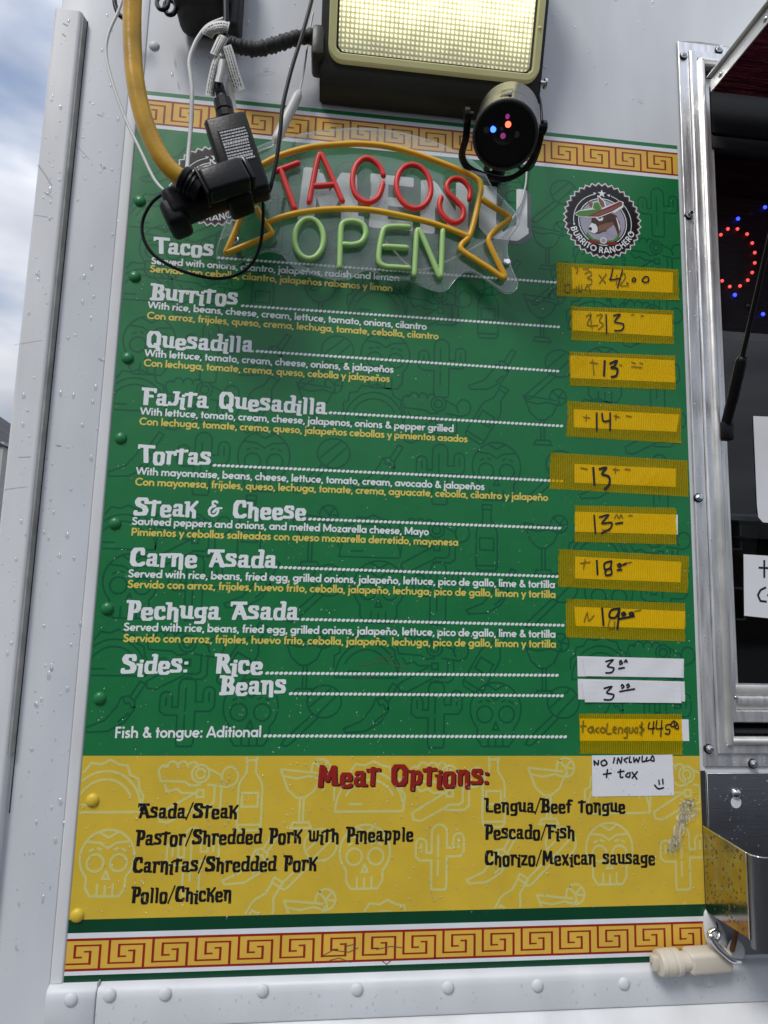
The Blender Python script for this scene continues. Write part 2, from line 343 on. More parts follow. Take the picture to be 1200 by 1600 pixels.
# glyph: advance, [(nib width, nib height, points)]
def _disp():
    a, t = 0.165, 0.115
    g = {}
    g['T'] = (0.60, [(0.06, 0.14, [(0.02, 0.73), (0.64, 0.71)]), (0.06, 0.20, [(0.02, 0.70), (0.05, 0.70)]), (0.19, 0.10, [(0.30, 0.72), (0.35, 0.05)])])
    g['a'] = (0.53, [(0.12, t, [(0.13, 0.44), (0.18, 0.50), (0.34, 0.50)]), (a, t, [(0.36, 0.47), (0.36, 0.10)]), (0.08, 0.10, [(0.36, 0.05), (0.50, 0.05)]), (0.13, 0.10, [(0.34, 0.29), (0.14, 0.28), (0.11, 0.14), (0.16, 0.06), (0.30, 0.07)])])
    g['c'] = (0.48, [(0.13, 0.14, [(0.39, 0.40), (0.37, 0.46)]), (a, t, [(0.34, 0.50), (0.17, 0.49), (0.12, 0.40), (0.12, 0.15), (0.18, 0.06)]), (0.12, t, [(0.18, 0.05), (0.36, 0.05), (0.42, 0.10)])])
    g['o'] = (0.53, [(a, t, [(0.12, 0.08), (0.11, 0.38), (0.18, 0.46), (0.36, 0.46), (0.42, 0.38), (0.41, 0.06), (0.34, -0.03), (0.18, -0.03), (0.12, 0.08)])])
    g['s'] = (0.49, [(0.14, 0.13, [(0.39, 0.47), (0.38, 0.52)]), (0.15, t, [(0.36, 0.55), (0.16, 0.55), (0.11, 0.46), (0.16, 0.37), (0.34, 0.30), (0.39, 0.19), (0.34, 0.10), (0.12, 0.09), (0.07, 0.11)])])
    g['B'] = (0.62, [(0.20, t, [(0.20, 0.70), (0.18, 0.06)]), (0.06, 0.12, [(0.03, 0.74), (0.2, 0.74)]), (0.16, t, [(0.20, 0.72), (0.44, 0.70), (0.49, 0.58), (0.43, 0.43), (0.25, 0.41)]), (0.18, 0.13, [(0.40, 0.40), (0.52, 0.26), (0.47, 0.08), (0.10, 0.06)])])
    g['u'] = (0.55, [(a, t, [(0.14, 0.52), (0.14, 0.20), (0.19, 0.11), (0.32, 0.11)]), (a, t, [(0.42, 0.52), (0.41, 0.10)]), (0.07, 0.10, [(0.03, 0.54), (0.14, 0.54)]), (0.07, 0.09, [(0.42, 0.08), (0.53, 0.08)])])
    g['r'] = (0.44, [(a, t, [(0.16, 0.50), (0.15, 0.03)]), (0.07, 0.10, [(0.04, 0.51), (0.16, 0.51)]), (0.13, t, [(0.18, 0.42), (0.25, 0.51), (0.38, 0.51)]), (0.13, 0.10, [(0.38, 0.50), (0.39, 0.42)])])
    g['i'] = (0.27, [(a, t, [(0.16, 0.36), (0.14, -0.06)]), (0.07, 0.09, [(0.02, 0.37), (0.16, 0.37)]), (0.14, 0.11, [(0.18, 0.50), (0.19, 0.51)]), (0.07, 0.09, [(0.14, -0.08), (0.25, -0.08)])])
    g['t'] = (0.45, [(0.06, 0.12, [(0.00, 0.57), (0.46, 0.60)]), (a, t, [(0.22, 0.64), (0.20, 0.06)])])
    g['Q'] = (0.68, [(0.18, 0.13, [(0.14, 0.20), (0.13, 0.56), (0.22, 0.72), (0.44, 0.72), (0.54, 0.58), (0.54, 0.22), (0.44, 0.08), (0.22, 0.08), (0.14, 0.20)]), (0.16, 0.13, [(0.42, 0.18), (0.56, -0.06)])])
    g['e'] = (0.51, [(a, t, [(0.40, 0.28), (0.41, 0.36), (0.34, 0.45), (0.18, 0.45), (0.12, 0.34), (0.12, 0.13), (0.18, 0.02)]), (0.08, 0.10, [(0.14, 0.23), (0.42, 0.23)]), (0.12, t, [(0.18, 0.01), (0.36, 0.01), (0.44, 0.06)])])
    g['d'] = (0.55, [(0.14, t, [(0.36, 0.46), (0.18, 0.46), (0.12, 0.36), (0.12, 0.14), (0.18, 0.05), (0.38, 0.05)]), (a, t, [(0.46, 0.72), (0.42, 0.10)]), (0.07, 0.10, [(0.34, 0.74), (0.44, 0.75)]), (0.07, 0.09, [(0.42, 0.05), (0.53, 0.05)])])
    g['l'] = (0.30, [(0.15, t, [(0.17, 0.66), (0.16, 0.02)]), (0.06, 0.09, [(0.08, 0.69), (0.16, 0.68)])])
    g['F'] = (0.58, [(0.20, t, [(0.20, 0.72), (0.20, 0.06)]), (0.06, 0.14, [(0.03, 0.72), (0.58, 0.70)]), (0.10, 0.20, [(0.54, 0.68), (0.55, 0.66)]), (0.08, 0.12, [(0.2, 0.42), (0.46, 0.41)])])
    g['j'] = (0.46, [(a, t, [(0.36, 0.62), (0.35, 0.22), (0.28, 0.10), (0.10, 0.10)]), (0.07, 0.10, [(0.22, 0.64), (0.44, 0.64)]), (0.12, 0.12, [(0.08, 0.12), (0.07, 0.16)])])
    g['A'] = (0.66, [(0.06, 0.13, [(0.02, 0.70), (0.60, 0.70)]), (0.06, 0.20, [(0.02, 0.66), (0.04, 0.66)]), (0.15, 0.09, [(0.32, 0.66), (0.14, 0.05)]), (0.18, 0.09, [(0.34, 0.66), (0.58, 0.05)]), (0.08, 0.10, [(0.22, 0.26), (0.46, 0.26)])])
    g['S'] = (0.62, [(0.17, 0.18, [(0.50, 0.60), (0.49, 0.66)]), (0.20, 0.14, [(0.44, 0.72), (0.22, 0.72), (0.14, 0.60), (0.20, 0.48), (0.42, 0.38), (0.50, 0.24), (0.44, 0.10), (0.14, 0.08)]), (0.14, 0.16, [(0.08, 0.12), (0.10, 0.16)])])
    g['k'] = (0.52, [(a, t, [(0.14, 0.62), (0.14, 0.04)]), (0.07, 0.10, [(0.03, 0.62), (0.14, 0.62)]), (0.11, 0.10, [(0.20, 0.30), (0.50, 0.66)]), (0.16, 0.10, [(0.26, 0.38), (0.40, 0.24), (0.41, 0.0)])])
    g['&'] = (0.66, [(0.09, 0.08, [(0.42, 0.66), (0.34, 0.72), (0.24, 0.68), (0.24, 0.56), (0.34, 0.50)]), (0.09, 0.08, [(0.34, 0.50), (0.18, 0.44), (0.10, 0.30), (0.14, 0.14), (0.28, 0.07), (0.42, 0.14), (0.48, 0.28), (0.46, 0.40)]), (0.09, 0.08, [(0.28, 0.24), (0.42, 0.40), (0.60, 0.42)])])
    g['C'] = (0.62, [(0.16, 0.18, [(0.50, 0.56), (0.49, 0.66)]), (0.20, 0.14, [(0.44, 0.72), (0.24, 0.71), (0.15, 0.56), (0.14, 0.22), (0.22, 0.08)]), (0.14, 0.14, [(0.22, 0.07), (0.44, 0.07), (0.54, 0.14)])])
    g['h'] = (0.55, [(a, t, [(0.16, 0.66), (0.15, 0.06)]), (0.07, 0.10, [(0.03, 0.67), (0.16, 0.67)]), (0.13, t, [(0.18, 0.38), (0.28, 0.46), (0.36, 0.45)]), (a, t, [(0.41, 0.40), (0.42, -0.06)])])
    g['n'] = (0.55, [(a, t, [(0.15, 0.52), (0.15, 0.06)]), (0.07, 0.10, [(0.03, 0.53), (0.15, 0.53)]), (0.13, t, [(0.18, 0.42), (0.28, 0.52), (0.36, 0.52)]), (a, t, [(0.41, 0.47), (0.42, -0.06)])])
    g['P'] = (0.56, [(0.20, t, [(0.20, 0.72), (0.18, 0.03)]), (0.06, 0.12, [(0.03, 0.74), (0.2, 0.74)]), (0.17, 0.12, [(0.22, 0.73), (0.42, 0.72), (0.48, 0.60), (0.46, 0.42), (0.38, 0.34), (0.24, 0.33)])])
    g['g'] = (0.54, [(0.15, t, [(0.36, 0.46), (0.18, 0.46), (0.12, 0.37), (0.12, 0.21), (0.18, 0.13), (0.36, 0.13)]), (a, t, [(0.42, 0.48), (0.42, -0.02), (0.36, -0.11), (0.14, -0.11)]), (0.07, 0.09, [(0.42, 0.49), (0.52, 0.49)])])
    g['R'] = (0.62, [(0.19, t, [(0.20, 0.72), (0.18, 0.05)]), (0.06, 0.12, [(0.03, 0.75), (0.2, 0.75)]), (0.17, 0.12, [(0.22, 0.74), (0.42, 0.73), (0.48, 0.60), (0.42, 0.46), (0.26, 0.43)]), (0.18, 0.11, [(0.34, 0.42), (0.54, 0.06)])])
    g['M'] = (0.80, [(0.18, 0.11, [(0.18, 0.72), (0.14, 0.04)]), (0.15, 0.11, [(0.24, 0.66), (0.38, 0.22)]), (0.12, 0.11, [(0.38, 0.22), (0.56, 0.68)]), (0.19, 0.11, [(0.60, 0.70), (0.63, 0.10)]), (0.07, 0.10, [(0.63, 0.09), (0.76, 0.09)])])
    g['O'] = (0.68, [(0.19, 0.13, [(0.14, 0.20), (0.13, 0.58), (0.22, 0.72), (0.44, 0.72), (0.54, 0.58), (0.53, 0.20), (0.44, 0.07), (0.22, 0.07), (0.14, 0.20)])])
    g['p'] = (0.56, [(a, t, [(0.17, 0.52), (0.15, -0.12)]), (0.07, 0.10, [(0.03, 0.53), (0.17, 0.53)]), (0.15, t, [(0.20, 0.48), (0.36, 0.50), (0.43, 0.40), (0.41, 0.18), (0.34, 0.10), (0.22, 0.10)])])
    g['w'] = (0.70, [(0.14, t, [(0.12, 0.58), (0.13, 0.18), (0.20, 0.10), (0.30, 0.12)]), (0.13, t, [(0.35, 0.56), (0.36, 0.12)]), (0.14, t, [(0.38, 0.11), (0.50, 0.10), (0.57, 0.20), (0.58, 0.58)]), (0.07, 0.10, [(0.02, 0.60), (0.12, 0.60)])])
    g['L'] = (0.58, [(0.19, t, [(0.20, 0.72), (0.19, 0.10)]), (0.06, 0.12, [(0.03, 0.74), (0.2, 0.74)]), (0.08, 0.12, [(0.18, 0.08), (0.54, 0.07)])])
    g['f'] = (0.44, [(a, t, [(0.40, 0.66), (0.26, 0.68), (0.20, 0.58), (0.19, 0.06)]), (0.06, 0.10, [(0.05, 0.46), (0.36, 0.46)])])
    g['x'] = (0.54, [(0.17, 0.10, [(0.12, 0.50), (0.42, 0.02)]), (0.12, 0.10, [(0.44, 0.54), (0.12, 0.02)])])
    g['z'] = (0.48, [(0.06, 0.12, [(0.06, 0.48), (0.42, 0.48)]), (0.14, 0.10, [(0.38, 0.46), (0.12, 0.08)]), (0.06, 0.12, [(0.06, 0.04), (0.44, 0.04)])])
    g['E'] = (0.60, [(0.20, t, [(0.18, 0.72), (0.18, 0.05)]), (0.06, 0.14, [(0.1, 0.72), (0.54, 0.72)]), (0.06, 0.13, [(0.1, 0.40), (0.44, 0.40)]), (0.06, 0.14, [(0.1, 0.07), (0.54, 0.07)])])
    g['N'] = (0.72, [(0.17, t, [(0.16, 0.72), (0.16, 0.05)]), (0.17, t, [(0.18, 0.70), (0.54, 0.08)]), (0.15, t, [(0.56, 0.74), (0.56, 0.06)])])
    g['U'] = (0.70, [(0.20, t, [(0.17, 0.74), (0.16, 0.20), (0.26, 0.07), (0.44, 0.07), (0.55, 0.18)]), (0.13, t, [(0.57, 0.74), (0.57, 0.18)])])
    g['/'] = (0.40, [(0.07, 0.06, [(0.04, -0.05), (0.38, 0.80)])])
    g[':'] = (0.26, [(0.14, 0.12, [(0.12, 0.10), (0.13, 0.10)]), (0.14, 0.12, [(0.14, 0.42), (0.15, 0.42)])]); g[' '] = (0.42, [])
    return g
DISP = _disp()
def disp_strokes(s, track=-0.02):
    res, x = [], 0.0
    for ch in s:
        adv, st = DISP.get(ch, DISP[' '])
        for wx, wy, pl in st:
            res += pen([(p[0] + x, p[1]) for p in pl], wx, wy)
        x += adv + track
    return res, x - track
def place(strokes, width, x0, z0, x1, z1, h):
    """scale strokes (em units) so the line runs from (x0, z0) to (x1, z1) with em height h"""
    sx = (x1 - x0) / width; sl_ = (z1 - z0) / (x1 - x0)
    return [[[(x0 + p[0] * sx, z0 + p[1] * h + sl_ * p[0] * sx) for p in q] for q in st] for st in strokes]

# ------------------------------------------------------------------ materials
M = {}
M['paint'] = mat('white_truck_paint', (0.62, 0.64, 0.67), 0.42, spec=0.35, bump=0.0006, bscale=9, var=0.06, vscale=14, rvar=0.10, bmap=(1, 1, 0.3))
M['paint2'] = mat('white_trim_paint', (0.66, 0.67, 0.68), 0.42, spec=0.35, bump=0.0006, bscale=14, var=0.08, vscale=18, bmap=(1, 1, 0.3))
M['sealant'] = mat('grey_sealant', (0.33, 0.33, 0.31), 0.7, bump=0.001, bscale=60, var=0.25, vscale=30)
M['grime'] = mat('dark_grime', (0.03, 0.03, 0.032), 0.8)  # colour stands in for the darkness inside gaps, crack and pin hole
M['scuff'] = mat('grey_scuff', (0.42, 0.42, 0.43), 0.7)
V_ROUGH = 0.30
def vinyl(name, col, var=0.06): return mat(name, col, V_ROUGH, bump=0.0009, bscale=11, var=var, vscale=16, rvar=0.06, detail=2)
M['green'] = vinyl('green_vinyl', (0.012, 0.172, 0.052)); M['dgreen'] = vinyl('dark_green_vinyl', (0.003, 0.055, 0.022))
M['yellow'] = vinyl('yellow_vinyl', (0.65, 0.455, 0.042)); M['gold'] = vinyl('gold_vinyl', (0.72, 0.45, 0.065))
M['vwhite'] = vinyl('white_vinyl', (0.74, 0.77, 0.80)); M['red'] = vinyl('red_print', (0.30, 0.016, 0.012))
M['motg'] = vinyl('motif_green_print', (0.006, 0.098, 0.044)); M['moty'] = vinyl('motif_pale_print', (0.62, 0.58, 0.20))
M['twhite'] = vinyl('white_print', (0.78, 0.81, 0.82), 0.03); M['tyel'] = vinyl('yellow_print', (0.72, 0.58, 0.12), 0.03)
M['tblack'] = vinyl('black_print', (0.008, 0.008, 0.010)); M['tgrey'] = vinyl('grey_print', (0.10, 0.13, 0.12))
M['steel'] = mat('brushed_steel', (0.40, 0.41, 0.44), 0.38, metal=1.0, bump=0.00025, bscale=30, bmap=(1, 1, 25), rvar=0.08)
M['mirror'] = mat('polished_steel', (0.46, 0.42, 0.38), 0.17, metal=1.0, bump=0.0012, bscale=16, var=0.15, vscale=30)
M['alu'] = mat('weathered_aluminium', (0.80, 0.80, 0.80), 0.40, metal=0.85, bump=0.0005, bscale=28, bmap=(9, 9, 1), var=0.18, vscale=9, rvar=0.15)
M['alu2'] = mat('bare_aluminium_trim', (0.82, 0.81, 0.78), 0.40, metal=0.75, bump=0.0004, bscale=40, var=0.15, vscale=14, rvar=0.12)
M['steel_d'] = mat('dull_dark_steel', (0.24, 0.245, 0.26), 0.33, metal=1.0, bump=0.0003, bscale=30, bmap=(25, 1, 1), rvar=0.08)
M['chrome'] = mat('chrome', (0.75, 0.76, 0.78), 0.08, metal=1.0)
M['bolt'] = mat('zinc_bolt', (0.62, 0.62, 0.62), 0.22, metal=1.0)
M['rubber'] = mat('black_rubber', (0.005, 0.005, 0.006), 0.42, spec=0.22, bump=0.0004, bscale=120)
M['black'] = mat('black_plastic', (0.005, 0.005, 0.006), 0.33, spec=0.28, bump=0.0002, bscale=200)
M['black2'] = mat('black_gloss_plastic', (0.005, 0.005, 0.006), 0.22, spec=0.4)
M['char'] = mat('charcoal_plastic', (0.030, 0.030, 0.031), 0.6, bump=0.001, bscale=50, var=0.3, vscale=30)
M['bronze'] = mat('dark_bronze_paint', (0.030, 0.028, 0.020), 0.42, bump=0.0004, bscale=90, var=0.15)
M['olive'] = mat('yellowed_lens_flange', (0.42, 0.41, 0.20), 0.3, var=0.08, emit=(1.0, 0.93, 0.45), es=0.07)  # lens glow on the flange put into its colour and faint emission
M['ycord'] = mat('yellow_cord_jacket', (0.56, 0.31, 0.012), 0.27, bump=0.0006, bscale=60, var=0.32, vscale=16)
M['wcord'] = mat('white_cord_jacket', (0.62, 0.62, 0.60), 0.4)
M['bcord'] = mat('black_cord_jacket', (0.006, 0.006, 0.007), 0.4, spec=0.3)
M['beige'] = mat('beige_plastic', (0.58, 0.53, 0.44), 0.45, bump=0.0003, bscale=80, var=0.06)
M['tagw'] = mat('white_tag_paper', (0.66, 0.66, 0.62), 0.6, var=0.05)
M['paper'] = mat('white_paper', (0.76, 0.77, 0.80), 0.55, bump=0.0004, bscale=30, var=0.04)
M['ink'] = mat('black_marker', (0.012, 0.012, 0.018), 0.45)
M['inkf'] = mat('faded_marker_under_tape', (0.20, 0.13, 0.004), 0.5)
M['inkg'] = mat('pale_marker_under_tape', (0.40, 0.24, 0.006), 0.5)
M['red_t'] = mat('red_neon_silicone', (0.70, 0.035, 0.030), 0.38, var=0.06)
M['org_t'] = mat('amber_neon_silicone', (0.80, 0.43, 0.020), 0.36, var=0.06)
M['grn_t'] = mat('pale_green_neon_silicone', (0.36, 0.60, 0.20), 0.36, var=0.06)
M['chan'] = mat('milky_neon_channel', (0.58, 0.55, 0.48), 0.45)
M['dark'] = mat('dark_interior', (0.010, 0.010, 0.012), 0.6)  # interior darkness put into the colour
M['dark2'] = mat('dim_interior', (0.011, 0.012, 0.014), 0.6, spec=0.3)  # colour darkened for the awning's shade over the header rails
M['asphalt'] = mat('asphalt', (0.050, 0.050, 0.052), 0.85, bump=0.004, bscale=40, var=0.25, vscale=1.5)
M['brick'] = mat('dark_brick', (0.085, 0.070, 0.062), 0.85, var=0.25, vscale=3)
M['roof'] = mat('grey_shingle', (0.055, 0.055, 0.060), 0.9, var=0.3, vscale=2)
M['glass_d'] = mat('dark_glass', (0.01, 0.012, 0.014), 0.06)
M['siding'] = mat('pale_siding', (0.45, 0.44, 0.42), 0.7, var=0.05)
M['lil'] = vinyl('logo_lilac', (0.36, 0.35, 0.44)); M['brown'] = vinyl('logo_brown', (0.070, 0.034, 0.024)); M['lbrown'] = vinyl('logo_tan', (0.22, 0.11, 0.075))
M['lgreen'] = vinyl('logo_green', (0.075, 0.24, 0.040)); M['lred'] = vinyl('logo_red', (0.24, 0.020, 0.022)); M['mauve'] = vinyl('logo_mauve_edge', (0.20, 0.11, 0.11))

def glassy(name, tint, refl, diff, dcol, rough=0.02):
    m = bpy.data.materials.new(name); m.use_nodes = True; n = m.node_tree.nodes; l = m.node_tree.links; n.clear()
    o = n.new('ShaderNodeOutputMaterial'); tr = n.new('ShaderNodeBsdfTransparent'); tr.inputs['Color'].default_value = (*tint, 1)
    gl = n.new('ShaderNodeBsdfGlossy'); gl.inputs['Roughness'].default_value = rough; gl.inputs['Color'].default_value = (1, 1, 1, 1)
    df = n.new('ShaderNodeBsdfDiffuse'); df.inputs['Color'].default_value = (*dcol, 1)
    fr = n.new('ShaderNodeFresnel'); fr.inputs['IOR'].default_value = 1.49
    ad = n.new('ShaderNodeMath'); ad.operation = 'ADD'; ad.inputs[1].default_value = refl; ad.use_clamp = True
    m1 = n.new('ShaderNodeMixShader'); m1.inputs['Fac'].default_value = diff; m2 = n.new('ShaderNodeMixShader')
    ge = n.new('ShaderNodeNewGeometry'); iv = n.new('ShaderNodeMath'); iv.operation = 'SUBTRACT'; iv.inputs[0].default_value = 1.0; l.new(ge.outputs['Backfacing'], iv.inputs[1])
    mf = n.new('ShaderNodeMath'); mf.operation = 'MULTIPLY'; l.new(ad.outputs[0], mf.inputs[0]); l.new(iv.outputs[0], mf.inputs[1])
    md = n.new('ShaderNodeMath'); md.operation = 'MULTIPLY'; md.inputs[1].default_value = diff; l.new(iv.outputs[0], md.inputs[0]); l.new(md.outputs[0], m1.inputs['Fac'])
    l.new(fr.outputs['Fac'], ad.inputs[0]); l.new(tr.outputs[0], m1.inputs[1]); l.new(df.outputs[0], m1.inputs[2])
    l.new(mf.outputs[0], m2.inputs['Fac']); l.new(m1.outputs[0], m2.inputs[1]); l.new(gl.outputs[0], m2.inputs[2]); l.new(m2.outputs[0], o.inputs['Surface'])
    return m
M['acrylic'] = glassy('clear_acrylic', (0.97, 0.985, 0.98), 0.03, 0.085, (0.72, 0.80, 0.78))
M['acedge'] = glassy('acrylic_cut_edge', (0.9, 0.95, 0.93), 0.25, 0.35, (0.75, 0.82, 0.80), 0.1)
M['pane'] = glassy('window_glass', (0.80, 0.82, 0.83), 0.02, 0.0, (0.5, 0.5, 0.5), 0.0)
M['water'] = glassy('water_drops', (0.90, 0.91, 0.92), 0.05, 0.05, (0.85, 0.87, 0.88), 0.16)
M['cleartape'] = glassy('clear_crumpled_tape', (0.93, 0.93, 0.91), 0.10, 0.34, (0.66, 0.62, 0.52), 0.12)

def tape_mat():
    m = bpy.data.materials.new('yellow_ribbed_tape'); m.use_nodes = True; n = m.node_tree.nodes; l = m.node_tree.links; b = n['Principled BSDF']; o = n['Material Output']
    b.inputs['Base Color'].default_value = (0.92, 0.58, 0.004, 1); b.inputs['Roughness'].default_value = 0.36
    tr = n.new('ShaderNodeBsdfTransparent'); tr.inputs['Color'].default_value = (1.0, 0.79, 0.02, 1)
    tcn = n.new('ShaderNodeTexCoord'); wv = n.new('ShaderNodeTexWave'); wv.wave_type = 'BANDS'; wv.bands_direction = 'X'; wv.inputs['Scale'].default_value = 105; wv.inputs['Distortion'].default_value = 0.4
    w2 = n.new('ShaderNodeTexWave'); w2.wave_type = 'BANDS'; w2.bands_direction = 'Z'; w2.inputs['Scale'].default_value = 190
    ns = n.new('ShaderNodeTexNoise'); ns.inputs['Scale'].default_value = 60
    a1 = n.new('ShaderNodeMath'); a1.operation = 'MULTIPLY_ADD'; a1.inputs[1].default_value = 0.35
    a2 = n.new('ShaderNodeMath'); a2.operation = 'MULTIPLY_ADD'; a2.inputs[1].default_value = 1.2
    for q in (wv, w2, ns): l.new(tcn.outputs['Object'], q.inputs['Vector'])
    l.new(w2.outputs['Fac'], a1.inputs[0]); l.new(wv.outputs['Fac'], a1.inputs[2]); l.new(ns.outputs['Fac'], a2.inputs[0]); l.new(a1.outputs[0], a2.inputs[2])
    bp = n.new('ShaderNodeBump'); bp.inputs['Distance'].default_value = 0.00035; bp.inputs['Strength'].default_value = 1
    l.new(a2.outputs[0], bp.inputs['Height']); l.new(bp.outputs['Normal'], b.inputs['Normal'])
    mr = n.new('ShaderNodeMapRange'); mr.inputs['To Min'].default_value = 0.20; mr.inputs['To Max'].default_value = 0.40
    l.new(wv.outputs['Fac'], mr.inputs['Value'])
    mx = n.new('ShaderNodeMixShader'); l.new(mr.outputs['Result'], mx.inputs['Fac']); l.new(tr.outputs[0], mx.inputs[1]); l.new(b.outputs[0], mx.inputs[2]); l.new(mx.outputs[0], o.inputs['Surface'])
    return m
M['tape'] = tape_mat()

# ------------------------------------------------------------------ the setting: ground and houses, one of them unseen and added
def structure(o): o['kind'] = 'structure'; return o
GZ = -1.25
structure(mesh_obj('ground', [(-120, -120, GZ), (120, -120, GZ), (120, 200, GZ), (-120, 200, GZ)], [(0, 1, 2, 3)], M['asphalt']))

def house(name, label, x0, x1, y0, y1, hgt, ridge, wallm, roofm, axis, cols, rows, ov=0.4):
    t = thing(name, label, 'building', ((x0 + x1) / 2, (y0 + y1) / 2, GZ))
    box('wall', x0, x1, y0, y1, GZ, GZ + hgt, wallm, t)
    if axis == 'x':
        ym = (y0 + y1) / 2
        v = [(x0 - ov, y0 - ov, GZ + hgt - 0.1), (x1 + ov, y0 - ov, GZ + hgt - 0.1), (x1 + ov, y1 + ov, GZ + hgt - 0.1), (x0 - ov, y1 + ov, GZ + hgt - 0.1), (x0 - ov, ym, GZ + hgt + ridge), (x1 + ov, ym, GZ + hgt + ridge)]
        f = [(0, 1, 5, 4), (2, 3, 4, 5), (3, 0, 4), (1, 2, 5), (3, 2, 1, 0)]
    else:
        xm = (x0 + x1) / 2
        v = [(x0 - ov, y0 - ov, GZ + hgt - 0.1), (x1 + ov, y0 - ov, GZ + hgt - 0.1), (x1 + ov, y1 + ov, GZ + hgt - 0.1), (x0 - ov, y1 + ov, GZ + hgt - 0.1), (xm, y0 - ov, GZ + hgt + ridge), (xm, y1 + ov, GZ + hgt + ridge)]
        f = [(0, 4, 5, 3), (1, 2, 5, 4), (0, 1, 4), (2, 3, 5), (3, 2, 1, 0)]
    mesh_obj('roof', v, f, roofm, t)
    yf = y1 if y1 < 0 else y0; s = 1 if y1 < 0 else -1
    for i in range(cols):
        for j in range(rows):
            cx = x0 + (x1 - x0) * (i + 0.5) / cols; cz = GZ + 1.5 + j * 2.8
            w = box('window', cx - 0.5, cx + 0.5, min(yf, yf + s * 0.05), max(yf, yf + s * 0.05), cz - 0.65, cz + 0.65, M['paint2'], t)
            box('pane', cx - 0.43, cx + 0.43, min(yf + s * 0.052, yf + s * 0.06), max(yf + s * 0.052, yf + s * 0.06), cz - 0.58, cz + 0.58, M['glass_d'], w)
    return t
house('brick_building', 'long dark brick building across the lot, behind the photographer', -20, 24, -30, -22, 4.2, 1.4, M['brick'], M['roof'], 'x', 9, 2)  # unseen building, added to give the steel and menu dark reflections
_h = P(9, 697, -14)
house('neighbour_house', 'grey roofed house behind the truck at the left edge', _h.x - 9.5, _h.x - 0.05, 14, 22, _h.z + 0.1 - GZ, 2.9, M['siding'], M['roof'], 'y', 2, 1, 0.05)

# ------------------------------------------------------------------ the truck
T = thing('food_truck', 'white riveted side of the food truck behind the menu', 'food truck', (1.4, 0.9, GZ))
WX0, WX1, WZ0, WZ1 = -0.128, 3.0, -0.90, 1.80
OX0, OX1, OZ0, OZ1 = 0.944, 1.94, 0.258, 1.422
def holed_sheet(name, x0, x1, z0, z1, a0, a1, b0, b1, y0, y1, m, parent):
    o = [(x0, z0), (x1, z0), (x1, z1), (x0, z1)]; i = [(a0, b0), (a1, b0), (a1, b1), (a0, b1)]
    v = [(x, y0, z) for x, z in o] + [(x, y0, z) for x, z in i] + [(x, y1, z) for x, z in o] + [(x, y1, z) for x, z in i]; f = []
    for k in range(4):
        n = (k + 1) % 4
        f += [(k, n, 4 + n, 4 + k), (8 + n, 8 + k, 12 + k, 12 + n), (4 + k, 4 + n, 12 + n, 12 + k), (n, k, 8 + k, 8 + n)]
    return mesh_obj(name, v, f, m, parent)
wall = holed_sheet('wall_panel', WX0, WX1, WZ0, WZ1, OX0, OX1, OZ0, OZ1, 0.0, 0.03, M['paint'], T)
box('end_wall', WX0 + 0.004, WX0 + 0.034, 0.032, 2.2, WZ0, WZ1, M['paint'], T)
box('far_end_wall', WX1 - 0.03, WX1, 0.032, 2.2, WZ0, WZ1, M['paint'], T)
box('roof', WX0, WX1, 0.0, 2.2, WZ1 + 0.002, WZ1 + 0.05, M['paint'], T, 0.01)
# inside: dim galley
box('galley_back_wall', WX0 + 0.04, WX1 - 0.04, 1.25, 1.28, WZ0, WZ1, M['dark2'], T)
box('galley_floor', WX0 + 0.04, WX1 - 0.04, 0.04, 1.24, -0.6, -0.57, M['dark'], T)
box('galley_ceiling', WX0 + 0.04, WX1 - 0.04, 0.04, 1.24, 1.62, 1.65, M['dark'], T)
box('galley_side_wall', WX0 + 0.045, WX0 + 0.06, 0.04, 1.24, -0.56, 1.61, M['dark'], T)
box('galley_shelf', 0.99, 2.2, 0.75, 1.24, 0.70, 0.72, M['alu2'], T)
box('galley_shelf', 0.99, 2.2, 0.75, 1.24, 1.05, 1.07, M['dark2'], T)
# corner panel and its moulding
def prism_xz(name, prof, z0, z1, m, parent, deg=30):
    """profile [(x, d)] of a vertical moulding, open at the wall side"""
    n = len(prof); v = [(x, -d, z0) for x, d in prof] + [(x, -d, z1) for x, d in prof]
    f = [(k, k + 1, n + k + 1, n + k) for k in range(n - 1)] + [tuple(range(n))[::-1], tuple(range(n, 2 * n))]
    o = mesh_obj(name, v, f, m, parent)
    bm = bmesh.new(); bm.from_mesh(o.data); bmesh.ops.recalc_face_normals(bm, faces=bm.faces[:]); bm.to_mesh(o.data); bm.free()
    return smooth_by_angle(o, deg)
def rounded(x0, x1, d, r, n=5):
    return [(x0, 0.0)] + [(x0 + r - r * math.cos(R(90 * k / n)), d - r + r * math.sin(R(90 * k / n))) for k in range(n + 1)] + [(x1 - r + r * math.sin(R(90 * k / n)), d - r + r * math.cos(R(90 * k / n))) for k in range(n + 1)] + [(x1, 0.0)]
prism_xz('corner_panel', rounded(WX0 - 0.002, -0.0172, 0.0016, 0.0015, 3), -0.90, 1.79, M['paint'], T)
prism_xz('edge_moulding', rounded(-0.0170, -0.0006, 0.0030, 0.0028, 4), -0.0530, 1.2505, M['paint2'], T)
prism_xz('seam_strip', rounded(-0.0170, 0.0042, 0.0018, 0.0015, 3), 1.2512, 1.79, M['paint'], T)
post = prism_xz('corner_post', rounded(-0.1350, -0.0925, 0.0150, 0.0060, 6), -0.90, 1.3610, M['paint2'], T)
prism_xz('post_edge_sealant', [(-0.0925, 0.0), (-0.0925, 0.0125), (-0.0905, 0.0120), (-0.0890, 0.0040), (-0.0888, 0.0017)], 0.238, 1.357, M['sealant'], post)
